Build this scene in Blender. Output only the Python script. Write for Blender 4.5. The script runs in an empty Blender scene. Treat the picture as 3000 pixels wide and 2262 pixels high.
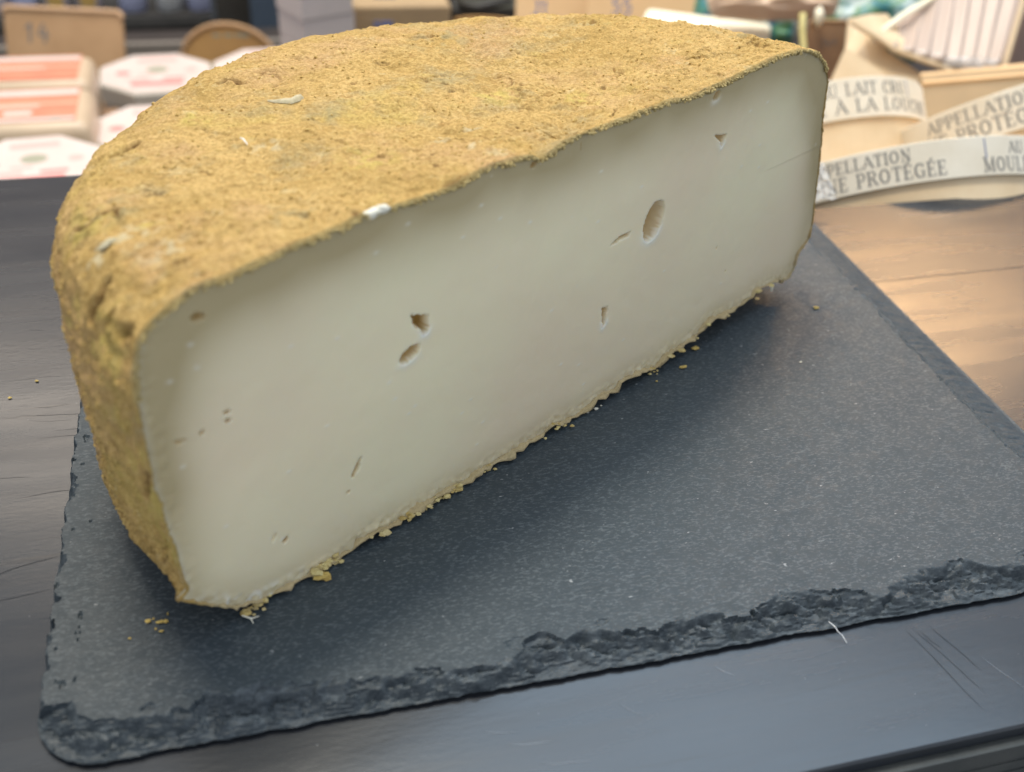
import bpy, math, random
import numpy as np
from mathutils import Matrix, Vector

# ---------------------------------------------------------------- camera, world, lights, exposure
K = 0.0045                       # one layout unit = 4.5 mm; meshes are built in layout units and scaled to metres
scene = bpy.context.scene
col = scene.collection
FPX = 2920.0
RX = np.array([[0.96694943, -0.10849241, 0.23073403],      # rows: world x, y, z in camera space (x right, y down, z forward)
               [-0.24883689, -0.59881992, 0.76124563],
               [0.05557877, -0.79350116, -0.6060255]])
CAM = np.array([0.0, 0.0, 40.0])
cam = bpy.data.cameras.new('camera')
cam.sensor_width = 36.0
cam.lens = FPX / 3000 * 36
cam.clip_start = 0.01
cam.clip_end = 20
cam.dof.use_dof = True
cam.dof.focus_distance = 58 * K
cam.dof.aperture_fstop = 11.5
co = bpy.data.objects.new('camera', cam)
m = Matrix.Identity(4)
for i in range(3):
    m[i][0], m[i][1], m[i][2], m[i][3] = RX[i, 0], -RX[i, 1], -RX[i, 2], CAM[i] * K
co.matrix_world = m
col.objects.link(co)
scene.camera = co

w = bpy.data.worlds.new('World')
scene.world = w
w.use_nodes = True
w.node_tree.nodes['Background'].inputs[0].default_value = (0.84, 0.91, 1.0, 1)
w.node_tree.nodes['Background'].inputs[1].default_value = 0.79


def area(name, loc, target, sx, sy, power, colr):
    l = bpy.data.lights.new(name, 'AREA')
    l.shape = 'RECTANGLE'
    l.size, l.size_y, l.energy, l.color = sx, sy, power, colr
    o = bpy.data.objects.new(name, l)
    o.location = loc
    o.rotation_euler = (Vector(target) - Vector(loc)).to_track_quat('-Z', 'Y').to_euler()
    col.objects.link(o)
    return o


area('ceiling_light', (-0.12, 0.60, 1.5), (0.08, 0.2, 0.0), 0.40, 0.25, 17.0, (1.0, 0.93, 0.78))
area('display_light', (0.15, 1.05, 0.75), (0.1, 0.85, -0.2), 1.3, 0.25, 7.0, (1.0, 0.86, 0.70))
wl = area('warm_light', (1.18, 1.34, 0.86), (0.285, 0.30, 0.0), 0.50, 0.10, 0.105, (1.0, 0.60, 0.28))
wl.data.spread = math.radians(20)
area('cool_fill_light', (0.52, 0.78, 1.25), (0.12, 0.15, 0.0), 1.1, 0.5, 9.5, (0.60, 0.80, 1.0))  # unseen cool fill lamp, added for the bluish sheen on counter and slate

vs = scene.view_settings
vs.view_transform = 'Standard'
vs.look = 'None'
vs.exposure = 0.0
vs.gamma = 1.0
scene.cycles.use_denoising = True

# ---------------------------------------------------------------- numeric helpers
rng = np.random.default_rng(7)
random.seed(7)
PERM = np.tile(np.random.default_rng(3).permutation(256), 3)
GR = np.random.default_rng(4).normal(size=(256, 3))
GR /= np.linalg.norm(GR, axis=1)[:, None]


def pnoise(P):
    """vectorised gradient noise, P (...,3) -> about -0.7..0.7"""
    P = np.asarray(P, float)
    I = np.floor(P).astype(int)
    F = P - I
    U = F * F * F * (F * (F * 6 - 15) + 10)
    I = I & 255
    out = np.zeros(P.shape[:-1])
    for dx in (0, 1):
        wx = U[..., 0] if dx else 1 - U[..., 0]
        for dy in (0, 1):
            wy = U[..., 1] if dy else 1 - U[..., 1]
            for dz in (0, 1):
                wz = U[..., 2] if dz else 1 - U[..., 2]
                h = PERM[PERM[PERM[(I[..., 0] + dx) & 255] + ((I[..., 1] + dy) & 255)] + ((I[..., 2] + dz) & 255)]
                g = GR[h]
                out += wx * wy * wz * (g[..., 0] * (F[..., 0] - dx) + g[..., 1] * (F[..., 1] - dy) + g[..., 2] * (F[..., 2] - dz))
    return out


def fbm(P, sc, oct=3, gain=0.5):
    v, a, P = 0, 1.0, np.asarray(P, float) / sc
    for k in range(oct):
        v = v + a * pnoise(P * 2 ** k + 17.3 * k)
        a *= gain
    return v


def N3(x, y, sc, oct=3, z=0.0):
    x = np.asarray(x, float)
    return fbm(np.stack([x, np.asarray(y, float) + 0 * x, z + 0 * x], -1), sc, oct)


def sstep(a, b, x):
    t = np.clip((x - a) / (b - a), 0, 1)
    return t * t * (3 - 2 * t)


def seg_dist(X, Y, pts):
    d = np.full(X.shape, 1e9)
    for (x0, y0), (x1, y1) in zip(pts[:-1], pts[1:]):
        vx, vy = x1 - x0, y1 - y0
        t = np.clip(((X - x0) * vx + (Y - y0) * vy) / (vx * vx + vy * vy + 1e-9), 0, 1)
        d = np.minimum(d, np.hypot(X - x0 - t * vx, Y - y0 - t * vy))
    return d


def ray(px, py):
    return RX @ np.array([(px - 1500) / FPX, (py - 1131) / FPX, 1.0])


def at(px, py, dep):             # point seen at that spot of the photograph, at its own real distance
    return CAM + dep * ray(px, py)


def atz(px, py, z):
    r = ray(px, py)
    return CAM + r * (z - CAM[2]) / r[2]


UP = np.array([0, 0, 1.0])

# ---------------------------------------------------------------- object helpers


def tag(o, label=None, cat=None, group=None, kind=None):
    for k, v in (('label', label), ('category', cat), ('group', group), ('kind', kind)):
        if v:
            o[k] = v
    return o


def empty(name, loc, label, cat, group=None):
    o = bpy.data.objects.new(name, None)
    o.empty_display_size = 0.01
    o.location = [float(c) * K for c in loc]
    col.objects.link(o)
    return tag(o, label, cat, group)


def world_loc(o):
    v = Vector((0, 0, 0))
    while o is not None:
        v += o.location
        o = o.parent
    return v


def obj(name, V, F, mat, parent=None, smooth=False, attrs=None, origin=None):
    V = np.asarray(V, float)
    if parent is not None:
        base = np.array(world_loc(parent)) / K
        loc = (0, 0, 0)
    else:
        base = np.asarray(origin, float) if origin is not None else np.array([(V[:, 0].min() + V[:, 0].max()) / 2, (V[:, 1].min() + V[:, 1].max()) / 2, V[:, 2].min()])
        loc = base * K
    me = bpy.data.meshes.new(name)
    V = (V - base) * K
    if isinstance(F, np.ndarray):
        n, q = F.shape
        me.vertices.add(len(V))
        me.vertices.foreach_set('co', V.astype(np.float32).ravel())
        me.loops.add(n * q)
        me.loops.foreach_set('vertex_index', F.astype(np.int32).ravel())
        me.polygons.add(n)
        me.polygons.foreach_set('loop_start', np.arange(0, n * q, q, dtype=np.int32))
        me.polygons.foreach_set('loop_total', np.full(n, q, np.int32))
        me.update(calc_edges=True)
        me.validate()
    else:
        me.from_pydata([tuple(v) for v in V], [], [tuple(f) for f in F])
        me.update()
    if attrs:
        for k, a in attrs.items():
            at_ = me.attributes.new(k, 'FLOAT', 'POINT')
            at_.data.foreach_set('value', np.asarray(a, np.float32))
    if smooth:
        me.polygons.foreach_set('use_smooth', np.ones(len(me.polygons), bool))
    me.materials.append(mat)
    o = bpy.data.objects.new(name, me)
    o.location = loc
    if parent is not None:
        o.parent = parent
    col.objects.link(o)
    return o


def grid_faces(nr, nc, flip=False):
    i = np.arange(nr - 1)[:, None] * nc + np.arange(nc - 1)[None, :]
    f = np.stack([i, i + 1, i + nc + 1, i + nc], -1).reshape(-1, 4)
    return f[:, ::-1].copy() if flip else f


class MB:
    def __init__(s):
        s.V, s.F = [], []

    def add(s, V, F):
        n = len(s.V)
        s.V += [tuple(v) for v in V]
        s.F += [tuple(n + i for i in f) for f in F]

    def box(s, c, X, Y, Z, hx, hy, hz, bev=0.0):
        """box from its centre, three unit axes and half sizes; chamfered vertical and top edges when bev > 0"""
        X, Y, Z, c = map(lambda v: np.asarray(v, float), (X, Y, Z, c))
        if bev <= 0:
            V = [c + a * hx * X + b * hy * Y + e * hz * Z for e in (-1, 1) for b in (-1, 1) for a in (-1, 1)]
            s.add(V, [(0, 2, 3, 1), (4, 5, 7, 6), (0, 1, 5, 4), (2, 6, 7, 3), (0, 4, 6, 2), (1, 3, 7, 5)])
            return
        out = []
        for k in range(4):
            cx, cy = ((1, 1), (-1, 1), (-1, -1), (1, -1))[k]
            for j in range(4):
                an = math.pi / 2 * (k + j / 3)
                out.append((cx * (hx - bev) + bev * math.cos(an), cy * (hy - bev) + bev * math.sin(an), ))
        n = len(out)
        rings = []
        for z, ins in ((-hz, bev * .3), (-hz + bev * .3, 0), (hz - bev, 0), (hz - bev * .35, bev * .3), (hz, bev)):
            rings.append([c + X * x * (1 - ins / hx) + Y * y * (1 - ins / hy) + Z * z for x, y in out])
        V = [v for r in rings for v in r]
        F = [(r * n + i, r * n + (i + 1) % n, (r + 1) * n + (i + 1) % n, (r + 1) * n + i) for r in range(4) for i in range(n)]
        F += [tuple(range(n))[::-1], tuple(4 * n + i for i in range(n))]
        s.add(V, F)

    def prism(s, c, X, Y, Z, poly, z0, z1, bev=0.0):
        c = np.asarray(c, float)
        p = [np.array(q) for q in poly]
        n = len(p)
        ce = sum(p) / n
        lv = [(z0, 1.0)] + ([(z1 - bev, 1.0), (z1, 1 - bev / max(1e-6, np.linalg.norm(p[0] - ce)))] if bev else [(z1, 1.0)])
        V = [c + X * (ce + (q - ce) * k)[0] + Y * (ce + (q - ce) * k)[1] + Z * z for z, k in lv for q in p]
        F = [(r * n + i, r * n + (i + 1) % n, (r + 1) * n + (i + 1) % n, (r + 1) * n + i) for r in range(len(lv) - 1) for i in range(n)]
        F += [tuple(range(n))[::-1], tuple((len(lv) - 1) * n + i for i in range(n))]
        s.add(V, F)

    def lathe(s, c, X, Y, Z, prof, n=64, closed=True):
        c = np.asarray(c, float)
        V = [c + (X * math.cos(2 * math.pi * i / n) + Y * math.sin(2 * math.pi * i / n)) * r + Z * z for r, z in prof for i in range(n)]
        m_ = len(prof)
        F = [(r * n + i, r * n + (i + 1) % n, (r + 1) * n + (i + 1) % n, (r + 1) * n + i) for r in range(m_ - 1) for i in range(n)]
        if closed:
            F += [tuple(range(n))[::-1], tuple((m_ - 1) * n + i for i in range(n))]
        s.add(V, F)

    def tube(s, pts, r, n=8):
        pts = [np.asarray(p, float) for p in pts]
        V, F = [], []
        for i, p in enumerate(pts):
            t = pts[min(i + 1, len(pts) - 1)] - pts[max(i - 1, 0)]
            t /= np.linalg.norm(t) + 1e-9
            a = np.cross(t, UP if abs(t[2]) < .9 else np.array([1.0, 0, 0]))
            a /= np.linalg.norm(a)
            b = np.cross(t, a)
            rr = r[i] if isinstance(r, (list, tuple)) else r
            V += [p + (a * math.cos(2 * math.pi * k / n) + b * math.sin(2 * math.pi * k / n)) * rr for k in range(n)]
        for i in range(len(pts) - 1):
            F += [(i * n + k, i * n + (k + 1) % n, (i + 1) * n + (k + 1) % n, (i + 1) * n + k) for k in range(n)]
        F += [tuple(range(n))[::-1], tuple((len(pts) - 1) * n + k for k in range(n))]
        s.add(V, F)

    def build(s, name, mat, parent=None, smooth=False, origin=None):
        return obj(name, s.V, s.F, mat, parent, smooth, origin=origin)


# ---------------------------------------------------------------- materials
def mat(name, base=(0.5, 0.5, 0.5), rough=0.5, **kw):
    m_ = bpy.data.materials.new(name)
    m_.use_nodes = True
    b = m_.node_tree.nodes['Principled BSDF']
    b.inputs['Base Color'].default_value = (*base, 1)
    b.inputs['Roughness'].default_value = rough
    for k, v in kw.items():
        b.inputs[k.replace('_', ' ')].default_value = v
    return m_


class NT:
    def __init__(s, m_):
        s.t = m_.node_tree
        s.b = s.t.nodes['Principled BSDF']
        s.co = s.t.nodes.new('ShaderNodeTexCoord').outputs['Object']

    def link(s, a, b):
        s.t.links.new(a, b)

    def mapping(s, scale=(1, 1, 1), rot=(0, 0, 0), loc=(0, 0, 0), src=None):
        n = s.t.nodes.new('ShaderNodeMapping')
        n.inputs['Scale'].default_value = scale
        n.inputs['Rotation'].default_value = rot
        n.inputs['Location'].default_value = loc
        s.link(src or s.co, n.inputs[0])
        return n.outputs[0]

    def noise(s, scale, detail=4, rough=0.55, vec=None, dist=0.0):
        n = s.t.nodes.new('ShaderNodeTexNoise')
        n.inputs['Scale'].default_value = scale
        n.inputs['Detail'].default_value = detail
        n.inputs['Roughness'].default_value = rough
        n.inputs['Distortion'].default_value = dist
        s.link(vec or s.co, n.inputs['Vector'])
        return n.outputs['Fac']

    def voro(s, scale, vec=None, feat='F1'):
        n = s.t.nodes.new('ShaderNodeTexVoronoi')
        n.feature = feat
        n.inputs['Scale'].default_value = scale
        s.link(vec or s.co, n.inputs['Vector'])
        return n.outputs['Distance']

    def ramp(s, fac, stops, interp='LINEAR'):
        n = s.t.nodes.new('ShaderNodeValToRGB')
        n.color_ramp.interpolation = interp
        e = n.color_ramp.elements
        while len(e) < len(stops):
            e.new(0.5)
        for k, (p, c) in enumerate(stops):
            e[k].position = p
            e[k].color = (c, c, c, 1) if isinstance(c, (int, float)) else (*c, 1)
        s.link(fac, n.inputs[0])
        return n.outputs[0]

    def mix(s, fac, a, b, mode='MIX'):
        n = s.t.nodes.new('ShaderNodeMix')
        n.data_type = 'RGBA'
        n.blend_type = mode
        for v, i in ((fac, 0), (a, 6), (b, 7)):
            if isinstance(v, (int, float)):
                n.inputs[i].default_value = v
            elif isinstance(v, tuple):
                n.inputs[i].default_value = (*v, 1)
            else:
                s.link(v, n.inputs[i])
        return n.outputs[2]

    def math(s, op, a, b=0.0):
        n = s.t.nodes.new('ShaderNodeMath')
        n.operation = op
        for v, i in ((a, 0), (b, 1)):
            if isinstance(v, (int, float)):
                n.inputs[i].default_value = v
            else:
                s.link(v, n.inputs[i])
        return n.outputs[0]

    def attr(s, name):
        n = s.t.nodes.new('ShaderNodeAttribute')
        n.attribute_name = name
        return n.outputs['Fac']

    def bump(s, h, strength=0.5, dist=0.001, prev=None):
        n = s.t.nodes.new('ShaderNodeBump')
        n.inputs['Strength'].default_value = strength
        n.inputs['Distance'].default_value = dist
        s.link(h, n.inputs['Height'])
        if prev:
            s.link(prev, n.inputs['Normal'])
        s.link(n.outputs[0], s.b.inputs['Normal'])
        return n.outputs[0]


def varied(name, c1, c2, rough, sc=60, bump=0.15, **kw):
    """paper, card and wood: two close tones in soft blotches plus a little tooth"""
    m_ = mat(name, c1, rough, **kw)
    n = NT(m_)
    n.link(n.mix(n.ramp(n.noise(sc, 5), [(0.35, 0.0), (0.65, 1.0)]), c1, c2), n.b.inputs['Base Color'])
    n.bump(n.noise(sc * 14, 3), bump, 0.0004)
    return m_


# rind: ochre crust with yellow bloom, grey mould, pale specks, dark pits
M_rind = mat('rind', (0.5, 0.33, 0.12), 0.92)
n = NT(M_rind)
n.b.inputs['Specular IOR Level'].default_value = 0.15
big = n.noise(28, 4, 0.6, dist=0.4)
c = n.mix(n.ramp(big, [(0.36, 0.0), (0.62, 1.0)]), (0.56, 0.362, 0.125), (0.67, 0.445, 0.175))
ol = n.noise(20, 6, 0.68, vec=n.mapping(loc=(4.4, 3.3, 9.1)), dist=0.5)
c = n.mix(n.ramp(ol, [(0.50, 0.0), (0.66, 0.55)]), c, (0.42, 0.275, 0.09))
md = n.noise(230, 4, 0.7, vec=n.mapping(loc=(1.4, 6.3, 2.1)))
c = n.mix(n.ramp(md, [(0.50, 0.0), (0.66, 0.5)]), c, (0.38, 0.24, 0.07))
yl = n.noise(40, 5, 0.65, vec=n.mapping(loc=(3.1, 1.2, 0.4)))
c = n.mix(n.ramp(yl, [(0.55, 0.0), (0.70, 0.5)]), c, (0.62, 0.47, 0.13))
gy = n.noise(33, 6, 0.7, vec=n.mapping(loc=(7.7, 2.2, 5.0)))
c = n.mix(n.ramp(gy, [(0.54, 0.0), (0.66, 0.6)]), c, (0.40, 0.34, 0.20))
tn = n.noise(24, 5, 0.65, vec=n.mapping(loc=(2.7, 12.2, 3.0)))
c = n.mix(n.ramp(tn, [(0.52, 0.0), (0.64, 0.55)]), c, (0.60, 0.37, 0.20))
br = n.noise(150, 5, 0.7, vec=n.mapping(loc=(1.7, 9.2, 2.0)))
c = n.mix(n.ramp(br, [(0.60, 0.0), (0.70, 0.65)]), c, (0.34, 0.19, 0.06))
pale = n.noise(120, 6, 0.72, vec=n.mapping(loc=(11.7, 5.2, 2.0)))
c = n.mix(n.ramp(pale, [(0.61, 0.0), (0.70, 0.55)]), c, (0.74, 0.62, 0.36))
fine = n.noise(1100, 4, 0.75)
c = n.mix(n.ramp(fine, [(0.36, 0.60), (0.56, 0.0)]), c, (0.30, 0.18, 0.05))
c = n.mix(n.ramp(fine, [(0.56, 0.0), (0.68, 0.5)]), c, (0.74, 0.58, 0.25))
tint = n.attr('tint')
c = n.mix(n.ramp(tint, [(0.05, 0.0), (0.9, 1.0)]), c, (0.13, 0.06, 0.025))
c = n.mix(n.ramp(n.attr('pale'), [(0.1, 0.0), (0.9, 0.6)]), c, (0.68, 0.60, 0.40))
c = n.mix(n.ramp(n.attr('grey'), [(0.1, 0.0), (1.0, 0.55)]), c, (0.36, 0.31, 0.17))
c = n.mix(n.ramp(n.attr('bloom'), [(0.1, 0.0), (1.0, 0.55)]), c, (0.66, 0.54, 0.14))
c = n.mix(n.ramp(n.attr('lip'), [(0.0, 0.0), (1.0, 0.6)]), c, (0.27, 0.235, 0.11))
n.link(c, n.b.inputs['Base Color'])
b1 = n.bump(n.noise(650, 5, 0.75), 0.9, 0.0010)
n.bump(n.noise(1500, 3, 0.7), 0.6, 0.0004, b1)

# paste: pale, waxy, browner near the rind, more so towards the top
M_paste = mat('paste', (0.6, 0.57, 0.45), 0.42)
n = NT(M_paste)
n.b.inputs['Subsurface Weight'].default_value = 0.35
n.b.inputs['Subsurface Radius'].default_value = (1.0, 0.75, 0.45)
n.b.inputs['Subsurface Scale'].default_value = 0.004
n.b.inputs['Specular IOR Level'].default_value = 0.35
sl = n.noise(14, 3, 0.5)
c = n.mix(n.ramp(sl, [(0.35, 0.0), (0.65, 1.0)]), (0.85, 0.78, 0.54), (0.81, 0.69, 0.49))
edge = n.attr('edge')
c = n.mix(n.ramp(edge, [(0.0, 0.0), (0.35, 0.35), (0.9, 1.0)]), c, (0.47, 0.385, 0.22))
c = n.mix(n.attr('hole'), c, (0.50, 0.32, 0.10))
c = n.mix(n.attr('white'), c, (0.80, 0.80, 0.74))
sp = n.ramp(n.noise(260, 3, 0.6), [(0.70, 0.0), (0.76, 0.35)])
c = n.mix(sp, c, (0.75, 0.73, 0.64))
n.link(c, n.b.inputs['Base Color'])
n.link(n.ramp(n.noise(50, 4), [(0.3, 0.36), (0.7, 0.5)]), n.b.inputs['Roughness'])
kn = n.noise(260, 3, 0.6, vec=n.mapping(scale=(.25, .25, 1.6)))
b1 = n.bump(n.noise(90, 4, 0.5), 0.16, 0.0015)
b1 = n.bump(kn, 0.12, 0.0004, b1)
n.bump(n.noise(1300, 2, 0.5), 0.10, 0.0002, b1)

M_crust = mat('crust', (0.5, 0.35, 0.1), 0.85)
n = NT(M_crust)
c = n.mix(n.ramp(n.noise(220, 4, 0.7), [(0.40, 0.0), (0.60, 1.0)]), (0.68, 0.58, 0.27), (0.50, 0.36, 0.12))
c = n.mix(n.ramp(n.noise(120, 4, 0.6, vec=n.mapping(loc=(4, 4, 1))), [(0.52, 0.0), (0.66, 0.8)]), c, (0.66, 0.56, 0.32))
n.link(c, n.b.inputs['Base Color'])
n.bump(n.noise(900, 4, 0.7), 0.8, 0.0006)

M_yellow = varied('yellow_crumb', (0.70, 0.52, 0.16), (0.48, 0.32, 0.08), 0.8, 500, 0.6)
M_white = mat('white_paste', (0.72, 0.69, 0.58), 0.5)
M_flake = varied('flake', (0.60, 0.52, 0.34), (0.42, 0.36, 0.22), 0.85, 500, 0.6)

# slate
M_slate = mat('slate', (0.045, 0.05, 0.055), 0.55)
n = NT(M_slate)
chip = n.attr('chip')
c = n.mix(n.ramp(n.noise(18, 4), [(0.35, 0.0), (0.65, 1.0)]), (0.028, 0.040, 0.050), (0.035, 0.048, 0.058))
st = n.noise(1900, 3, 0.65, vec=n.mapping(scale=(0.45, 1.0, 1.0)))
c = n.mix(n.ramp(st, [(0.50, 0.0), (0.68, 0.8)]), c, (0.102, 0.120, 0.133))
st2 = n.noise(900, 2, 0.5, vec=n.mapping(scale=(0.5, 1.0, 1.0), loc=(3, 1, 0)))
c = n.mix(n.ramp(st2, [(0.73, 0.0), (0.79, 1.0)]), c, (0.30, 0.31, 0.32))
c = n.mix(n.ramp(chip, [(0.0, 0.0), (1.0, 0.5)]), c, (0.028, 0.036, 0.044))
lt = n.math('MULTIPLY', n.ramp(n.noise(260, 6, 0.75, vec=n.mapping(scale=(.6, 1.2, 1), rot=(0, 0, .5))), [(0.50, 0.0), (0.68, 0.7)]), chip)
c = n.mix(lt, c, (0.12, 0.14, 0.155))  # pale noise patches painted on the chips as highlights
n.link(c, n.b.inputs['Base Color'])
n.b.inputs['Specular IOR Level'].default_value = 0.40
n.link(n.ramp(n.noise(300, 3, 0.6), [(0.3, 0.44), (0.7, 0.60)]), n.b.inputs['Roughness'])
b1 = n.bump(n.noise(700, 5, 0.7, vec=n.mapping(scale=(0.5, 1.0, 1.0))), 0.35, 0.0004)
n.bump(n.noise(1600, 3, 0.6, vec=n.mapping(scale=(0.5, 1.0, 1.0))), 0.35, 0.00025, b1)

# counter: dark satin laminate with a fine grain running along it
M_counter = mat('counter', (0.07, 0.07, 0.075), 0.4)
n = NT(M_counter)
g1 = n.noise(30, 6, 0.65, vec=n.mapping(scale=(0.16, 2.6, 1.0)), dist=0.6)
c = n.mix(n.ramp(g1, [(0.35, 0.0), (0.68, 1.0)]), (0.018, 0.023, 0.031), (0.027, 0.029, 0.034))
g2 = n.noise(160, 5, 0.7, vec=n.mapping(scale=(0.08, 1.6, 1.0)), dist=0.3)
c = n.mix(n.ramp(g2, [(0.58, 0.0), (0.70, 0.7)]), c, (0.020, 0.019, 0.019))
dust = n.noise(1100, 2, 0.5)
c = n.mix(n.ramp(dust, [(0.77, 0.0), (0.80, 0.8)]), c, (0.4, 0.4, 0.42))
n.link(c, n.b.inputs['Base Color'])
n.link(n.ramp(n.noise(40, 5, 0.6, vec=n.mapping(scale=(0.25, 1.8, 1.0))), [(0.3, 0.21), (0.7, 0.31)]), n.b.inputs['Roughness'])
b1 = n.bump(n.noise(110, 5, 0.65, vec=n.mapping(scale=(0.12, 1.6, 1.0)), dist=0.5), 0.05, 0.0004)
n.bump(n.noise(900, 3, 0.6, vec=n.mapping(scale=(0.3, 1.0, 1.0))), 0.12, 0.0002, b1)
M_cedge = varied('counter_edge', (0.035, 0.040, 0.040), (0.055, 0.058, 0.055), 0.5, 80, 0.3)
M_scr_d = mat('dark_scratch', (0.022, 0.025, 0.03), 0.6)
M_scr_d.node_tree.nodes['Principled BSDF'].inputs['Specular IOR Level'].default_value = 0.25
M_scr_s = mat('soft_scratch', (0.03, 0.028, 0.03), 0.45)
M_scr_l = mat('pale_scratch', (0.13, 0.15, 0.18), 0.45)

M_fiber = mat('fibre', (0.8, 0.8, 0.8), 0.6)
M_wood = varied('pale_poplar', (0.74, 0.58, 0.38), (0.66, 0.49, 0.30), 0.6, 40, 0.2)
M_band = varied('white_band_wood', (0.74, 0.67, 0.55), (0.68, 0.60, 0.47), 0.55, 50, 0.1)
M_print = mat('grey_print', (0.16, 0.155, 0.15), 0.7)
M_blueprint = mat('blue_print', (0.10, 0.14, 0.32), 0.7)
M_card = varied('kraft_board', (0.46, 0.28, 0.145), (0.40, 0.235, 0.115), 0.75, 30, 0.2)
M_cardedge = mat('board_edge', (0.60, 0.38, 0.22), 0.7)
M_arch = varied('orange_board', (0.52, 0.29, 0.10), (0.46, 0.25, 0.09), 0.7, 30, 0.2)
M_brown = varied('brown_carton', (0.42, 0.29, 0.16), (0.36, 0.25, 0.14), 0.8, 30, 0.2)
M_tan = varied('tan_carton', (0.74, 0.49, 0.26), (0.70, 0.45, 0.23), 0.75, 30, 0.2)
M_darkbrown = varied('dark_brown_card', (0.33, 0.195, 0.105), (0.27, 0.155, 0.085), 0.75, 30, 0.2)
M_octa = varied('cream_box', (0.62, 0.56, 0.48), (0.56, 0.50, 0.42), 0.6, 40, 0.1)
M_paper = varied('white_paper', (0.68, 0.58, 0.53), (0.66, 0.53, 0.48), 0.5, 25, 0.1)
M_pink = mat('pink_print', (0.70, 0.24, 0.22), 0.6)
M_palepink = mat('pale_pink_print', (0.70, 0.41, 0.37), 0.6)
M_sage = mat('sage_print', (0.34, 0.33, 0.24), 0.6)
M_salmon = varied('salmon_label', (0.72, 0.26, 0.16), (0.66, 0.21, 0.13), 0.5, 45, 0.1)
M_lightstripe = mat('light_stripe', (0.80, 0.66, 0.60), 0.5)
M_wrap = varied('cream_wrap', (0.60, 0.45, 0.31), (0.54, 0.41, 0.28), 0.35, 30, 0.2)
M_dark = varied('dark_metal', (0.030, 0.027, 0.022), (0.045, 0.040, 0.034), 0.5, 20, 0.1)
M_strip = mat('grey_strip', (0.24, 0.21, 0.18), 0.5)
M_tray = varied('tray_grey', (0.035, 0.03, 0.03), (0.05, 0.04, 0.035), 0.5, 20, 0.1)
M_blue = varied('slate_blue', (0.065, 0.085, 0.115), (0.05, 0.07, 0.10), 0.6, 20, 0.1)
M_steel = mat('steel', (0.25, 0.28, 0.32), 0.35, Metallic=0.6)
M_stack = varied('white_carton', (0.58, 0.51, 0.49), (0.53, 0.47, 0.45), 0.6, 20, 0.15)
M_cream = varied('cream_block', (0.90, 0.83, 0.66), (0.87, 0.79, 0.60), 0.6, 20, 0.1)
M_jarA = mat('lilac_jar', (0.42, 0.44, 0.62), 0.3)
M_jarB = mat('white_jar', (0.52, 0.52, 0.52), 0.3)
M_jarC = mat('pale_jar', (0.46, 0.40, 0.42), 0.3)
M_ylabel = mat('ochre_label', (0.42, 0.27, 0.08), 0.5)
M_tealbag = mat('teal_bag', (0.05, 0.2, 0.2), 0.3)
n = NT(M_tealbag)
c = n.mix(n.ramp(n.noise(70, 3, 0.5, dist=1.0), [(0.40, 0.0), (0.56, 1.0)]), (0.05, 0.20, 0.21), (0.10, 0.22, 0.10))
c = n.mix(n.ramp(n.noise(45, 3, 0.5, vec=n.mapping(loc=(5, 2, 1)), dist=0.8), [(0.52, 0.0), (0.62, 1.0)]), c, (0.42, 0.50, 0.48))
c = n.mix(n.ramp(n.noise(50, 2, 0.5, vec=n.mapping(loc=(1, 7, 3))), [(0.58, 0.0), (0.66, 0.8)]), c, (0.035, 0.07, 0.20))
n.link(c, n.b.inputs['Base Color'])
M_film = mat('clear_film', (0.90, 0.88, 0.86), 0.12, Alpha=0.45)
M_film.node_tree.nodes['Principled BSDF'].inputs['Specular IOR Level'].default_value = 0.9
M_peachfilm = mat('peach_film', (0.86, 0.62, 0.44), 0.18, Alpha=0.85)
M_corr = mat('frosted_tray', (0.47, 0.37, 0.31), 0.22)
M_mauve = varied('mauve_tub', (0.40, 0.29, 0.24), (0.36, 0.26, 0.22), 0.5, 20, 0.1)

# ---------------------------------------------------------------- setting: floor, counter, display tray
obj('floor', [(-900, -300, -220), (900, -300, -220), (900, 1200, -220), (-900, 1200, -220)], [(0, 1, 2, 3)],
    varied('floor_tile', (0.10, 0.095, 0.09), (0.13, 0.12, 0.11), 0.5, 3, 0.1), origin=(0, 0, -220))['kind'] = 'structure'

# counter slab: front edge y=20.3, back edge y=86 (left), y=70.8 (right, behind the cheese)
FE, BL, BR, XS = 20.25, 86.3, 70.8, 24.0
poly = [(-140, FE), (230, FE), (230, BR), (XS, BR), (XS, BL), (-140, BL)]
V, F = [], []
for z, ins in ((-7, 0), (-0.12, 0), (0, 0.12)):
    V += [(x, y + (ins if y == FE else -ins), z) for x, y in poly]
nn_ = len(poly)
for r in range(2):
    F += [(r * nn_ + i, r * nn_ + (i + 1) % nn_, (r + 1) * nn_ + (i + 1) % nn_, (r + 1) * nn_ + i) for i in range(nn_)]
F += [tuple(2 * nn_ + i for i in range(nn_)), tuple(range(nn_))[::-1]]
counter = obj('counter', V, F, M_counter, origin=(0, 0, 0))
counter['kind'] = 'structure'
mb = MB()
mb.box((45, FE - 0.25, -3.9), (1, 0, 0), (0, 1, 0), (0, 0, 1), 185, 0.24, 3.1)
for zz in (-2.2, -3.1, -4.6):
    mb.box((45, FE - 0.53, zz), (1, 0, 0), (0, 1, 0), (0, 0, 1), 185, 0.04, 0.10)
mb.build('edge_band', M_cedge, counter)
mb = MB()
mb.box((45, 50, -110), (1, 0, 0), (0, 1, 0), (0, 0, 1), 183, 14, 100)
mb.build('cabinet_base', M_dark, counter)


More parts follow.
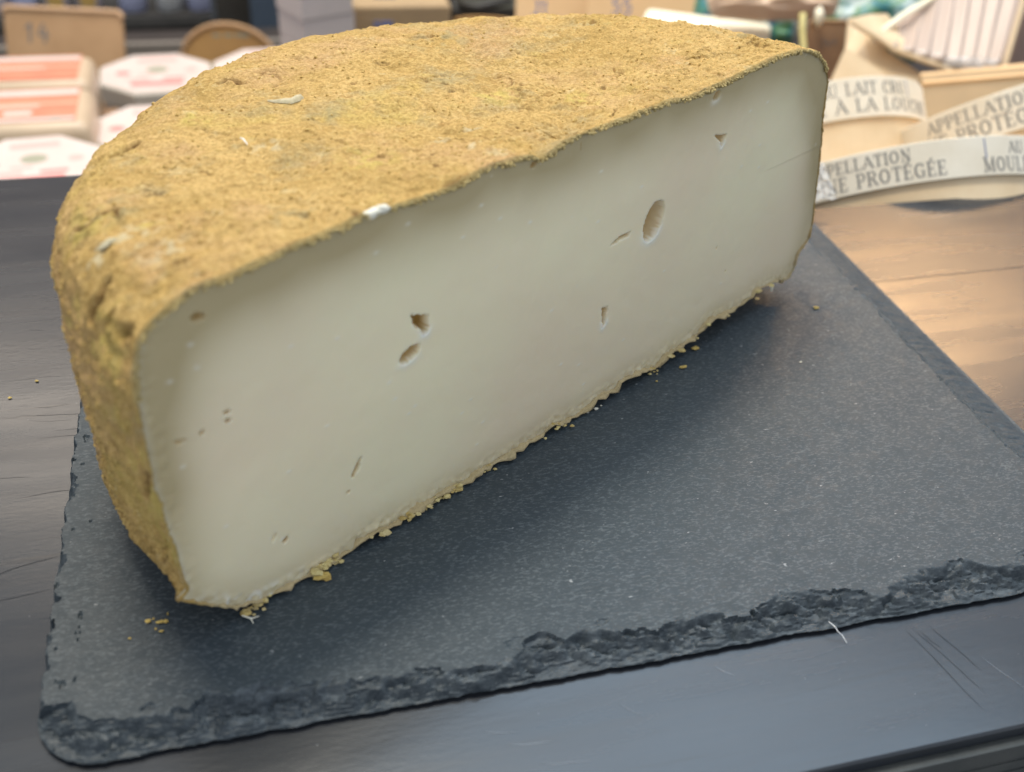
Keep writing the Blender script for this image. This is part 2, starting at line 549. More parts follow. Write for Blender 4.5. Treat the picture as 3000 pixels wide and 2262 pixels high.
def scratch(p0, p1, wd, mt, bow=0.0):
    p0, p1 = np.array(p0, float), np.array(p1, float)
    d_ = p1 - p0
    L_ = np.linalg.norm(d_)
    nrm = np.array([-d_[1], d_[0]]) / L_
    V, F = [], []
    for i in range(9):
        t = i / 8
        c_ = p0 + d_ * t + nrm * (bow * math.sin(math.pi * t) + 0.03 * math.sin(7 * t + L_))
        h_ = wd * (math.sin(math.pi * t) ** 0.5 * .5 + 0.05)
        V += [(*(c_ - nrm * h_), 0.012), (*(c_ + nrm * h_), 0.012)]
    F = [(2 * i, 2 * i + 2, 2 * i + 3, 2 * i + 1) for i in range(8)]
    obj('scratch', V, F, mt, counter)


scratch((30.1, 26.7), (31.2, 21.4), .035, M_scr_d)
scratch((30.5, 26.7), (31.9, 22.2), .030, M_scr_d)
scratch((31.5, 26.6), (32.5, 23.4), .035, M_scr_d)
scratch((30.8, 26.3), (31.3, 25.0), .03, M_scr_d)
scratch((8.4, 24.5), (10.5, 24.2), .045, M_scr_l)
scratch((7.4, 25.4), (9.0, 25.0), .03, M_scr_l)
scratch((9.6, 23.3), (11.9, 22.9), .035, M_scr_l)
scratch((19.3, 26.6), (20.2, 25.7), .05, M_scr_l)
scratch((14.0, 25.5), (15.0, 24.6), .03, M_scr_l)
scratch((-16, 39.0), (-11.9, 40.3), .05, M_scr_d, 0.15)
scratch((-18, 37.4), (-12.0, 38.0), .035, M_scr_d)
scratch((33, 24.2), (34.0, 22.0), .03, M_scr_l)
scratch((44, 58.2), (75, 58.6), .09, M_scr_d)
for i in range(22):
    x, y = random.uniform(-19, -12.3), random.uniform(44, 66)
    scratch((x, y), (x + random.uniform(1.2, 4), y + random.uniform(-.5, .25)), random.uniform(.012, .03), M_scr_s, random.uniform(-.2, .2))

# display tray beyond the counter, one hand lower
ZT = -48.0
mb = MB()
mb.box((60, 180, ZT - 3), (1, 0, 0), (0, 1, 0), (0, 0, 1), 240, 93, 3)
tray = mb.build('display_case_floor', M_tray, origin=(60, 180, ZT))
tray['kind'] = 'structure'
zl = at(250, 140, 236)
mb = MB()
yr = atz(500, 122, ZT + 3)[1]
mb.box((60, yr, ZT + 1.45), (1, 0, 0), (0, 1, 0), (0, 0, 1), 240, 1.0, 1.4)
rim = mb.build('tray_rim', M_strip, tray)

# ---------------------------------------------------------------- slate board
SX0, SX1, SY0, SY1, ST = -11.7, 46.8, 27.3, 72.3, 1.1
inner = np.array([(-10.69, 29.48), (-9.33, 28.83), (-8.07, 28.68), (-6.93, 28.78), (-5.37, 28.93), (-2.55, 29.2), (-0.76, 29.06), (2.16, 28.6),
                  (3.9, 28.66), (5.82, 28.3), (9.49, 28.19), (11.15, 29.3), (13.77, 29.13), (16.56, 28.61), (19.41, 28.82), (21.56, 28.21),
                  (22.93, 29.05), (25.74, 29.33), (29.35, 28.07), (30.79, 28.96), (33.37, 29.69), (35.06, 29.45), (37.3, 28.44), (38.81, 29.15), (46.8, 29.6)])


def refine(a_, b_, st_):
    return list(np.arange(a_, b_, st_))


xs = np.array(refine(SX0 - .6, -9.5, .06) + refine(-9.5, 40, .11) + refine(40, SX1 + .7, .08))
ys = np.array(refine(SY0 - .6, 31, .05) + refine(31, 50, .11) + refine(50, SY1 + .3, .2))
X, Y = np.meshgrid(xs, ys)
jag = lambda u, s1, k: N3(u, 0 * u + k, s1, 4)
fr = SY0 + 0.18 * jag(X, 2.5, 5.0) + 0.07 * jag(X, .5, 9.0)
lf = SX0 + 0.13 * jag(Y, 2.0, 15.0) + 0.06 * jag(Y, .4, 19.0)
rt = SX1 + 0.06 * jag(Y, 5.0, 25.0)
# distance to a rounded outline
R0 = 2.8
dl, df, dr = X - lf, Y - fr, rt - X
corner = (dl < R0) & (df < R0)
D = np.minimum(np.minimum(dl, df), dr)
dc = R0 - np.hypot(R0 - dl, R0 - df)
D = np.where(corner, dc, D)
wi = np.interp(X, inner[:, 0], inner[:, 1]) - SY0
wf = np.clip(wi * (1 + 0.5 * N3(X, Y, 1.6, 4, 3.0)) + 0.5 * N3(X, Y, .8, 3, 8.0), .35, 4)
tf = df / wf
wl = np.clip(0.30 + 0.65 * N3(X, Y, 1.4, 4, 31.0) + .25 * N3(X, Y, .5, 2, 41.0), .12, 2)
wr = np.clip(3.1 + 0.5 * N3(X, Y * 0.5, 1.6, 4, 51.0), 1.8, 4.2)
tl_, tr_ = dl / wl, dr / wr
t = np.minimum(np.minimum(np.where(corner, dc / np.minimum(wf, 1.8), tf), tl_), 9)
# conchoidal terraces on the front chips: sharp lips that follow ridged noise
tt = np.clip(t, 0, 1)
rid = 1 - np.abs(N3(X * .55, Y, 0.8, 4, 77.0)) * 2.2
q_ = (tt + 0.75 * N3(X * .55 + Y * .3, Y * 1.1, 1.7, 4, 60.0)) * 4.5
steps = (np.floor(q_) + sstep(.0, .95, q_ - np.floor(q_)) * .35) / 4.5
h = ST * np.clip(0.24 + 0.72 * (0.42 * tt ** .8 + 0.48 * np.clip(steps, 0, 1)) + 0.04 * N3(X * .6, Y, .45, 4, 12.0) + 0.10 * (rid - .6) * tt, 0.10, 1.0)
facet = N3(X * .7 + Y * .8, Y - X * .35, 1.5, 3, 200.0)
h = h + ST * .50 * (np.abs(facet) * 2 - .35) * np.sin(np.pi * np.clip(tt, 0, 1))
lay = h / .15 + .55 * N3(X * .8, Y, .8, 3, 230.0)
h = h + .75 * ((np.floor(lay) + sstep(.55, 1, lay - np.floor(lay)) - lay) * .15)
soft = sstep(.72, 1.0, tt) * sstep(-.22, .12, N3(X * .6, Y, 2.0, 3, 210.0))
h = h + (ST - h) * soft
chipm = t < 1
Z = np.where(chipm, np.minimum(h, ST), ST)
# long even bevel on the right side with combed streaks
tr_c = np.clip(tr_, 0, 1)
hr = ST * (0.10 + 0.9 * tr_c ** .75) + 0.16 * N3(X * .35, Y * 2.2, 1.0, 4, 90.0) * np.sin(np.pi * tr_c) + np.where(tr_c > 0.85, -.08 * (N3(X * 3, Y, .6, 2, 4.0) > 0.05), 0)
Z = np.where(tr_ < 1, np.minimum(Z, hr), Z)
Z += np.where(Z > ST - .03, 0.010 * N3(X * .5, Y, 1.2, 3, 33.0) + .02 * N3(X, Y, 9, 2, 1.0), 0)
# shallow flakes lifted out of the flat top near the edge
fl = N3(X * .5, Y, 1.1, 3, 111.0)
Z = np.where((t >= 1) & (df < 2.3) & (fl > .40), Z - 0.05, Z)
fl2 = N3(X, Y, .7, 3, 131.0)
Z = np.where((dl < 1.6) & (fl2 > .44), Z - 0.10, Z)
chipa = np.clip(np.where(chipm, 1.0, 0) + np.where(tr_ < 1, .35, 0), 0, 1)
inside = D > 0
Zt = np.where(inside, Z, 0.26)
idx = -np.ones(X.shape, int)
# keep cells whose four corners touch the inside; pull outer corners onto the outline
cell = inside[:-1, :-1] | inside[1:, :-1] | inside[:-1, 1:] | inside[1:, 1:]
gy_, gx_ = np.gradient(D, ys, xs)
gl = np.hypot(gx_, gy_) + 1e-6
mv = np.where(inside, 0, -D) / gl
Xm = X + np.clip(gx_ / gl * mv, -.3, .3)
Ym = Y + np.clip(gy_ / gl * mv, -.3, .3)
use = np.zeros(X.shape, bool)
for a_ in (0, 1):
    for b_ in (0, 1):
        use[a_:a_ + cell.shape[0], b_:b_ + cell.shape[1]] |= cell
idx[use] = np.arange(use.sum())
V = np.stack([Xm[use], Ym[use], Zt[use]], 1)
ci, cj = np.nonzero(cell)
F = np.stack([idx[ci, cj], idx[ci, cj + 1], idx[ci + 1, cj + 1], idx[ci + 1, cj]], 1)
ch = chipa[use]
# skirt down to the counter
bd = use & ~inside
skirt = V.copy()
skirt[:, 2] = 0.02
# border edges = edges used by one face
E_ = np.concatenate([F[:, [0, 1]], F[:, [1, 2]], F[:, [2, 3]], F[:, [3, 0]]])
key = np.sort(E_, 1)
_, inv, cnt = np.unique(key, axis=0, return_inverse=True, return_counts=True)
be = E_[cnt[inv.ravel()] == 1]
nv = len(V)
used = np.unique(be)
remap = {int(v): nv + k for k, v in enumerate(used)}
sk = V[used].copy()
cen = np.array([(SX0 + SX1) / 2, (SY0 + SY1) / 2])
dv = cen - sk[:, :2]
sk[:, :2] += dv / np.linalg.norm(dv, axis=1)[:, None] * .75
sk[:, 2] = 0.0
V = np.concatenate([V, sk])
ch = np.concatenate([ch, np.ones(len(sk))])
F = np.concatenate([F, np.array([(b_, a_, remap[int(a_)], remap[int(b_)]) for a_, b_ in be])])
slate = obj('slate_board', V, F, M_slate, smooth=True, attrs={'chip': ch}, origin=(17, 50, 0))
tag(slate, 'dark grey slate board with rough chipped edges under the half cheese', 'slate board')
try:
    slate.data.set_sharp_from_angle(angle=math.radians(28))
except Exception:
    pass

# ---------------------------------------------------------------- the half cheese
A0 = np.array([-5.65193169, 31.82269463, 0.0])
DX = np.array([0.87018491, 0.4927253, 0])         # along the cut
NX = np.array([0.4927253, -0.87018491, 0])        # out of the cut, towards the camera
trace = [(0.33, 4.55), (0.71, 4.64), (0.9, 4.76), (0.82, 5.32), (0.76, 6.47), (0.71, 7.6), (0.55, 9.34), (0.51, 10.36), (0.43, 11.23), (0.45, 12.84), (0.47, 14.35), (0.53, 15.78), (0.56, 16.93), (0.9, 18.02), (1.23, 18.53), (1.81, 19.05), (2.67, 19.44), (3.51, 19.71), (4.53, 19.63),
         (6.27, 19.8), (7.98, 19.98), (10.39, 20.03), (11.34, 20.22), (12.58, 20.13), (13.65, 20.13), (15.73, 20.03), (17.2, 20.19), (18.7, 20.37), (20.28, 20.3), (21.5, 20.1), (22.0, 19.75), (22.6, 19.9), (23.63, 20.27), (25.4, 20.33), (27.26, 20.38), (31.54, 20.41), (33.59, 20.2), (34.94, 20.32), (37.07, 20.38), (38.5, 20.52), (41.56, 20.72), (44.15, 20.75),
         (46.4, 20.13), (47.71, 19.24), (48.88, 17.67), (48.95, 17.15), (49.29, 15.78), (49.55, 14.84), (50.05, 13.35), (50.52, 11.82), (50.95, 10.28), (51.35, 8.68), (51.7, 7.37), (51.98, 5.99), (51.92, 5.07), (50.79, 4.14), (50.74, 2.81), (50.04, 2.27),
         (48.12, 2.71), (45.73, 2.97), (45.06, 2.49), (42.68, 2.31), (39.95, 2.71), (39.13, 1.93), (36.46, 1.81), (35.1, 1.76), (34.89, 1.25), (32.65, 1.71), (30.81, 1.86), (30.93, 1.3), (28.89, 1.63), (27.95, 1.2), (25.76, 1.25), (24.35, 1.77), (24.63, 1.25), (22.55, 1.3), (21.48, 1.2), (18.82, 1.3), (17.39, 1.15), (16.0, 1.35), (14.4, 1.3), (12.58, 1.2), (11.23, 1.56), (10.15, 1.45), (9.95, 1.2), (6.49, 1.2), (4.35, 1.35), (3.01, 1.83), (1.65, 3.1), (0.75, 4.04)]
trace = np.array(trace)
Ls = np.array([(25, 1.14), (14, 1.15), (6, 1.2), (3, 1.7), (1.65, 3.0), (0.75, 4.5), (0.7, 7), (0.48, 10), (0.45, 14), (0.55, 16.5), (1.2, 18.4), (2.6, 19.4), (4.5, 19.7), (8, 20), (14, 20.1), (20, 20.25), (25, 20.35)])
Rs = np.array([(25, 1.14), (36, 1.5), (44, 2.2), (48, 2.4), (50.3, 2.8), (51.9, 4.8), (51.9, 6), (51.4, 8.7), (50.5, 11.8), (49.5, 15), (48.9, 17.4), (47.7, 19.3), (46.4, 20.1), (44.2, 20.6), (38, 20.5), (32, 20.35), (25, 20.35)])


def resample(P, breaks, counts):
    d_ = np.concatenate([[0], np.cumsum(np.hypot(*np.diff(P, axis=0).T))])
    out = []
    for (i0, i1), ct in zip(zip(breaks[:-1], breaks[1:]), counts):
        out += list(np.linspace(d_[i0], d_[i1], ct, endpoint=False))
    out.append(d_[breaks[-1]])
    out = np.array(out)
    S = np.stack([np.interp(out, d_, P[:, 0]), np.interp(out, d_, P[:, 1])], 1)
    for _ in range(6):
        S[1:-1] = (S[:-2] + 2 * S[1:-1] + S[2:]) / 4
    return S


cn = [60, 40, 140, 34, 170]
Lp = resample(Ls, [0, 3, 5, 9, 12, 16], cn)
Rp = resample(Rs, [0, 3, 6, 11, 13, 16], cn)
NU = len(Lp)
NP = 640
tt = np.linspace(0, 1, NP)
B_ = np.where(tt < .5, .5 * (2 * tt) ** 1.64, 1 - .5 * (2 - 2 * tt) ** 1.64)
phi = np.clip(B_, 0, 1)[:, None] * np.pi
mid, Aa = (Lp[:, 0] + Rp[:, 0]) / 2, (Rp[:, 0] - Lp[:, 0]) / 2
b0, gg, e1, e2, px_, zt, e3 = 25.94, 0.0108, 0.1351, -0.0014, 0.6106, -0.95, -0.3174
S_ = mid - Aa * np.cos(phi) * (1 + (e1 + e2 * np.cos(phi)) * np.sin(phi) ** 2)
Rr = b0 * (Aa / 25.5) * np.abs(np.sin(phi)) ** px_ * (1 + gg * np.cos(phi) + e3 * np.cos(phi) ** 2)
Rr[0] = 0
Rr[-1] = 0
w_ = (1 - np.cos(phi)) / 2
usoft = sstep(100, 300, np.arange(NU))
Zz = Lp[:, 1] * (1 - w_) + Rp[:, 1] * w_ + zt * np.sin(phi) * usoft


# pull the two boundary rows onto the traced outline, fading in behind the cut
def outline_offset(P):
    T = np.gradient(P, axis=0)
    T /= np.linalg.norm(T, axis=1)[:, None] + 1e-9
    Nn = np.stack([T[:, 1], -T[:, 0]], 1)
    q = trace
    p, r = q, np.roll(q, -1, 0) - q
    out = np.zeros(len(P))
    for i in range(len(P)):
        o_, n_ = P[i], Nn[i]
        den = n_[0] * r[:, 1] - n_[1] * r[:, 0]
        den = np.where(abs(den) < 1e-9, 1e-9, den)
        dp = p - o_
        u_ = (dp[:, 0] * r[:, 1] - dp[:, 1] * r[:, 0]) / den
        v_ = (dp[:, 0] * n_[1] - dp[:, 1] * n_[0]) / den
        ok = (v_ >= 0) & (v_ <= 1) & (abs(u_) < 1.3)
        if ok.any():
            k = np.argmin(np.where(ok, abs(u_), 9))
            out[i] = u_[k]
    return Nn * out[:, None]


offL, offR = outline_offset(Lp), outline_offset(Rp)
fade = np.exp(-Rr / 0.9)
half = (np.arange(NP) < NP / 2)[:, None]
S_ += np.where(half, offL[:, 0], offR[:, 0]) * fade
Zz += np.where(half, offL[:, 1], offR[:, 1]) * fade
P3 = A0 + S_[..., None] * DX - Rr[..., None] * NX + Zz[..., None] * UP
du, dp_ = np.gradient(P3, axis=1), np.gradient(P3, axis=0)
Nrm = np.cross(du, dp_)
Nrm /= np.linalg.norm(Nrm, axis=2)[..., None] + 1e-9
ctr = A0 + 25 * DX - 10 * NX + 10 * UP
if np.mean(np.sum(Nrm * (P3 - ctr), 2)) < 0:
    Nrm = -Nrm
top_flat = A0 + 0
disp = .40 * fbm(P3, 7.0, 2) + .30 * fbm(P3, 2.4, 3) + .15 * fbm(P3, .7, 3) + .09 * fbm(P3, .28, 2)
wr_ = fbm(P3 * np.array([.7, 1.2, 1.3]) + 61, 1.9, 3)
crack = np.exp(-(wr_ / .035) ** 2) * sstep(.10, .30, fbm(P3 + 70, 3.2, 2))
disp -= .20 * crack
pit = fbm(P3 + 40, .75, 3)
pits = sstep(.42, .62, pit)
pit2 = fbm(P3 * np.array([1, 1, 1.0]) + 90, .45, 2)
pits2 = sstep(.40, .60, pit2)
disp -= .16 * pits + .10 * pits2
# shallow dents and scars where the photograph has them
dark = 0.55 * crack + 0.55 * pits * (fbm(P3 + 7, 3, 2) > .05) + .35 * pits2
palem = np.zeros_like(dark)
greym = np.zeros_like(dark)
bloom = np.zeros_like(dark)
XX, YY = P3[..., 0], P3[..., 1]
topm = (np.arange(NU) > 235)[None, :]
for (x, y), r_ in (((11.2, 47.2), .5), ((10.7, 44.3), .7), ((11.4, 44.0), .4), ((9.3, 46.1), .5), ((-4.9, 38.4), 1.2), ((-3.7, 36.8), 1.0), ((-6.2, 37.6), .7), ((1.0, 46), .8)):
    g_ = np.exp(-((XX - x) ** 2 + (YY - y) ** 2) / r_ ** 2) * topm * sstep(.0, .35, fbm(P3 + 3, .5, 2) + .1)
    palem = np.maximum(palem, g_)
for (x, y), r_ in (((4.0, 49.4), 1.1), ((1.6, 38.0), 1.2), ((11.3, 54.3), 1.4), ((30.4, 57.6), 1.8), ((12.4, 60.7), 2.6), ((-6, 41), 1.5), ((22, 61), 1.2), ((0, 46.8), .9)):
    g_ = np.exp(-((XX - x) ** 2 + (YY - y) ** 2) / r_ ** 2) * topm * sstep(-.15, .3, fbm(P3 + 13, .8, 3))
    greym = np.maximum(greym, g_)
for (x, y), r_ in (((-2.5, 50.8), .9), ((-4.3, 39.2), .6), ((13.4, 51.4), 1.3), ((5.4, 43.6), 1.4), ((-6.9, 40.5), 1.3), ((18, 50), 1.2), ((-6.2, 34.6), .8)):
    g_ = np.exp(-((XX - x) ** 2 + (YY - y) ** 2) / r_ ** 2) * topm * sstep(-.2, .3, fbm(P3 + 23, .7, 3))
    bloom = np.maximum(bloom, g_)
# the two upright splits on the left shoulder of the rind
PC = (P3 - CAM) @ RX
PX, PY = 1500 + FPX * PC[..., 0] / PC[..., 2], 1131 + FPX * PC[..., 1] / PC[..., 2]
front = np.sum(Nrm * (CAM - P3), 2) > 0


def surf(x, y):                                     # point of the rind that shows at that spot of the photograph
    q = np.unravel_index(np.argmin((PX - x) ** 2 + (PY - y) ** 2 + (~front) * 1e9), PX.shape)
    return P3[q]


for pxs, wd, dp2, dk in (([(306, 832), (285, 870), (264, 930)], .20, .5, 1), ([(328, 915), (312, 945)], .13, .35, 1), ([(318, 995), (320, 1003)], .13, .3, 1), ([(345, 975), (375, 972)], .22, .25, .6),
                         ([(432, 1395), (434, 1450)], .2, .3, .9), ([(225, 680), (262, 668), (275, 655)], .14, .3, .9), ([(296, 632), (340, 622), (352, 640)], .13, .25, .7),
                         ([(640, 240), (668, 232), (700, 236), (712, 248)], .15, .4, 1), ([(330, 452), (365, 440), (398, 420)], .17, .4, 1), ([(1320, 560), (1350, 545)], .2, .3, .6),
                         ([(1040, 620), (1046, 640)], .12, .3, .8), ([(2160, 105), (2240, 120)], .2, .2, .4), ([(1240, 235), (1270, 225)], .15, .2, .5), ([(560, 232), (600, 226)], .14, .25, .6), ([(510, 785), (545, 775)], .13, .25, .8)):
    P_ = [surf(*q) for q in pxs]
    dd = np.full(XX.shape, 1e9)
    Pw = P3 + .16 * np.stack([fbm(P3 + 5, .5, 2), fbm(P3 + 15, .5, 2), fbm(P3 + 25, .5, 2)], -1)
    for q0, q1 in zip(P_[:-1], P_[1:]):
        v_ = q1 - q0
        t_ = np.clip(((Pw - q0) @ v_) / (v_ @ v_ + 1e-9), 0, 1)
        dd = np.minimum(dd, np.linalg.norm(Pw - q0 - t_[..., None] * v_, axis=2))
    g_ = np.exp(-(dd / wd) ** 2)
    disp -= dp2 * g_
    disp += .12 * np.exp(-((dd - 2.0 * wd) / wd) ** 2)
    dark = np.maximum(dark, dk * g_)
dist_top = (1 - fade) ** 0.5
disp *= sstep(0, 60, np.arange(NU))[None, :] * (0.25 + 0.75 * np.clip(Rr / .8, 0, 1))
P3 = P3 + Nrm * disp[..., None]
P3[..., 2] = np.maximum(P3[..., 2], 1.13)
for j in (0, -1):                                    # keep the cut rows in the cutting plane
    k = (P3[j] - A0) @ NX
    P3[j] -= k[:, None] * NX
# ragged lip: the crust stands a little proud of the cut and turns over its edge
cols, extra = [], []
for j, Pp in ((0, Lp), (-1, Rp)):
    row = P3[j]
    s2, z2 = (row - A0) @ DX, row[:, 2]
    T2 = np.gradient(np.stack([s2, z2], 1), axis=0)
    T2 /= np.linalg.norm(T2, axis=1)[:, None] + 1e-9
    inw = np.stack([T2[:, 1], -T2[:, 0]], 1)
    c2 = np.stack([25 - s2, 10.5 - z2], 1)
    inw *= np.sign(np.sum(inw * c2, 1))[:, None]
    u = np.arange(NU)
    bottom = 1 - sstep(55, 110, u)
    topp = sstep(235, 265, u)
    nz = np.clip(.5 + fbm(row, .35, 3), 0, 1.2)
    nz2 = np.clip(.5 + 1.3 * fbm(row + 50, 1.3, 3), 0, 1.3)
    nz3 = np.clip(.35 + 1.5 * fbm(row + 80, .55, 3), 0, 1.4)
    lip = .05 + .10 * nz + topp * .14 * nz + bottom * (.22 * nz2 + .38 * nz3)
    inset = .10 + .16 * nz2 * nz + topp * .28 * nz2 + bottom * .15 * nz2
    i3 = inw[:, 0][:, None] * DX + inw[:, 1][:, None] * UP
    r1 = row + NX * lip[:, None] + i3 * (.05 + .3 * inset[:, None])
    r2 = row + NX * (lip * .55)[:, None] + i3 * (inset * .8)[:, None]
    r3 = row - NX * .05 + i3 * (inset)[:, None]
    for r_ in (r1, r2, r3):
        r_[:, 2] = np.maximum(r_[:, 2], 1.12)
    extra.append((r3, r2, r1))
allrows = np.concatenate([np.stack(extra[0]), P3, np.stack(extra[1][::-1])])
zpad = lambda a_, v0, v1: np.concatenate([np.full((3, NU), 0.0) + v0, a_, np.full((3, NU), 0.0) + v1])
lipa = np.zeros((NP, NU))
lipa[:2] = .6
lipa[-2:] = .6
sidegreen = sstep(100, 130, np.arange(NU)) * (1 - sstep(225, 240, np.arange(NU)))
bl_pad = .45 * sidegreen
ttop = sstep(220, 250, np.arange(NU))
lv = .15 + .85 * ttop
bloom = np.maximum(bloom, .9 * (sstep(105, 140, np.arange(NU)) * (1 - sstep(225, 245, np.arange(NU))))[None, :] * np.exp(-Rr / 3.5) * (np.arange(NP) < NP / 2)[:, None] * sstep(-.2, .3, fbm(P3 + 33, 1.3, 3)))
bloom = np.maximum(bloom, .8 * np.exp(-((np.arange(NU) - 236) / 14.0) ** 2)[None, :] * sstep(0, .35, fbm(P3 + 43, 1.6, 3)))
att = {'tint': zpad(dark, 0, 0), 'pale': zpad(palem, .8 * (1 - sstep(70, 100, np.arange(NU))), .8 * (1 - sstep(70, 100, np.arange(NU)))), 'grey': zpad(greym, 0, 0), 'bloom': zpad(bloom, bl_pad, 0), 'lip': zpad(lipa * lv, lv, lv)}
NR = allrows.shape[0]
cheese = empty('cheese_half_wheel', A0 + 25 * DX - 10 * NX + 1.12 * UP, 'half wheel of cheese with mustard yellow crusty rind, cut face forward, on slate', 'cheese')
Fq = grid_faces(NR, NU, flip=False)
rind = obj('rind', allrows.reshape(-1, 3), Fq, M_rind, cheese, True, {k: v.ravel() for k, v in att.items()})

# paste: the cut face, meshed as rings between the outline and a spine, with real pits
bl = np.concatenate([P3[0], P3[-1][::-1]])
bl = bl[np.concatenate([[True], np.linalg.norm(np.diff(bl, axis=0), axis=1) > 1e-4])]
bs, bz = (bl - A0) @ DX, bl[:, 2]
d_ = np.concatenate([[0], np.cumsum(np.hypot(np.diff(bs), np.diff(bz)))])
NB = 1500
tq = np.linspace(0, d_[-1], NB, endpoint=False)
bs, bz = np.interp(tq, d_, bs), np.interp(tq, d_, bz)
# keep the outline star-shaped about the spine so that no ring folds over
q1, q3 = int(np.argmin(np.where(bz < 10, abs(bs - 10.5), 99))), 0
lft, rgt = bs < 10.5, bs > 40.5
for msk, cx in ((lft, 10.5), (rgt, 40.5)):
    ii = np.nonzero(msk)[0]
    an = -np.arctan2(bz[ii] - 10.6, bs[ii] - cx)
    if cx < 20:
        an = np.mod(an, 2 * np.pi)
    rr = np.hypot(bz[ii] - 10.6, bs[ii] - cx)
    an = np.maximum.accumulate(an) + np.linspace(0, .004, len(ii))
    bs[ii], bz[ii] = cx + rr * np.cos(-an), 10.6 + rr * np.sin(-an)
ms, mz = np.clip(bs, 10.5, 40.5), np.full(NB, 10.6)
NRG = 130
tr = np.linspace(0, 1, NRG)[:, None] ** .9
Sg, Zg = ms + tr * (bs - ms), mz + tr * (bz - mz)
edge_d = seg_dist(Sg, Zg, list(zip(bs[::7], bz[::7])) + [(bs[0], bz[0])]) * (tr < 1)
dep = np.zeros_like(Sg)
hole = np.zeros_like(Sg)
white = np.zeros_like(Sg)
wob = .10 * N3(Sg, Zg, .5, 3, 2.0)


def poly_sd(X_, Y_, pts):
    """signed distance to a polygon, negative inside"""
    dd = seg_dist(X_, Y_, list(pts) + [pts[0]])
    ins = np.zeros(X_.shape, bool)
    for (x0, y0), (x1, y1) in zip(pts, list(pts[1:]) + [pts[0]]):
        c_ = ((y0 > Y_) != (y1 > Y_)) & (X_ < (x1 - x0) * (Y_ - y0) / (y1 - y0 + 1e-12) + x0)
        ins ^= c_
    return np.where(ins, -dd, dd)


def ell(cx, cy, a_, b_, rot, k=14):
    r_ = math.radians(rot)
    return [(cx + a_ * math.cos(t_) * math.cos(r_) - b_ * math.sin(t_) * math.sin(r_), cy + a_ * math.cos(t_) * math.sin(r_) + b_ * math.sin(t_) * math.cos(r_)) for t_ in np.linspace(0, 2 * math.pi, k, endpoint=False)]


holes = [(ell(32.1, 13.05, 1.30, .86, 78), 1.5, .7, .14), ([(14.05, 14.1), (14.6, 13.75), (15.1, 13.6), (15.15, 12.9), (14.98, 12.6), (14.75, 12.62), (14.62, 13.0), (14.25, 13.35)], 1.0, 1, .05),
         (ell(13.95, 11.85, .66, .38, 20), .7, .85, .08), ([(28.4, 12.75), (29.0, 13.0), (30.1, 13.05), (30.0, 12.85), (29.0, 12.72)], .6, .9, .04),
         ([(28.35, 8.6), (28.85, 8.45), (28.85, 7.4), (28.6, 7.1), (28.5, 7.7)], .6, .8, .04), ([(10.85, 7.1), (10.5, 6.7), (10.15, 6.1), (10.35, 5.95), (10.7, 6.4)], .5, .8, .03),
         ([(36.8, 17.1), (37.5, 16.9), (38.1, 16.85), (37.75, 16.1), (37.5, 16.5)], .5, .7, .03), (ell(36.25, 19.6, .35, .25, 30), .3, .6, .03),
         (ell(3.6, 18.35, .33, .16, -10), .35, .8, .03), (ell(4.17, 13.3, .17, .09, 0), .3, 1, .02), (ell(4.17, 12.85, .16, .12, 0), .3, 1, .02), (ell(6.18, 4.3, .17, .16, 0), .35, 1, .02),
         (ell(2.95, 12.85, .13, .10, 40), .2, 1, .02), (ell(2.0, 12.9, .30, .12, -20), .15, .5, .03), (ell(5.6, 4.9, .25, .12, 60), .12, .2, .03), (ell(9.95, 5.2, .12, .10, 0), .15, .8, .02),
         (ell(21.7, 19.5, .22, .16, 20), .25, 1, .03), (ell(41.2, 6.3, .10, .08, 0), .2, .9, .02), (ell(39.5, 8.7, .10, .08, 0), .2, .9, .02)]
for pts, dmax, tintv, rimw in holes:
    sd = poly_sd(Sg + wob * .5, Zg + wob, pts)
    size = max(.12, -sd.min())
    prof = np.clip(-sd / size, 0, 1)
    dep -= np.where(sd < 0, dmax * np.sqrt(1 - (1 - prof) ** 2), 0)
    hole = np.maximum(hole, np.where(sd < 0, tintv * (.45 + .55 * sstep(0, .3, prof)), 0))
    # softly rolled lower rim, its gloss highlight painted in paler
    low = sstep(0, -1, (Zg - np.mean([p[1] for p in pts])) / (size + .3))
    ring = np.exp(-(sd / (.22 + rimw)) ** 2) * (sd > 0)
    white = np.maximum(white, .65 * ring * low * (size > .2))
    dep += .05 * ring * low * (size > .2)
for cx, cy, r_ in ((30.4, 8.5, .5), (42.9, 12.8, .5), (6.5, 9.9, .7), (20, 5, 1.2)):
    dep -= .02 * np.exp(-((Sg - cx) ** 2 + (Zg - cy) ** 2) / r_ ** 2)
for cx, cy in [(17.2, 17.1), (19.6, 17.3), (21.7, 16.4), (9.0, 10.0), (25.2, 6.0), (13, 9.6), (7.5, 15.2), (34, 9), (30.5, 15.7), (12.1, 18.1), (13.9, 18.9), (18.3, 18.4), (2.0, 16.0), (1.9, 11.6)] + [(random.uniform(2, 49), random.uniform(3, 18)) for _ in range(26)]:
    g_ = np.exp(-(((Sg - cx) / .13) ** 2 + ((Zg - cy) / .07) ** 2))
    white = np.maximum(white, .6 * g_)
    dep += .02 * g_
# faint knife steps
dep += .035 * sstep(-.03, .03, Zg - (12.9 - .0 * Sg)) * sstep(43, 44.5, Sg) * np.exp(-np.clip(Zg - 12.9, 0, 9))
dep += .08 * N3(Sg, Zg, 9, 2, 5.0) + .018 * N3(Sg, Zg, 1.2, 3, 6.0)
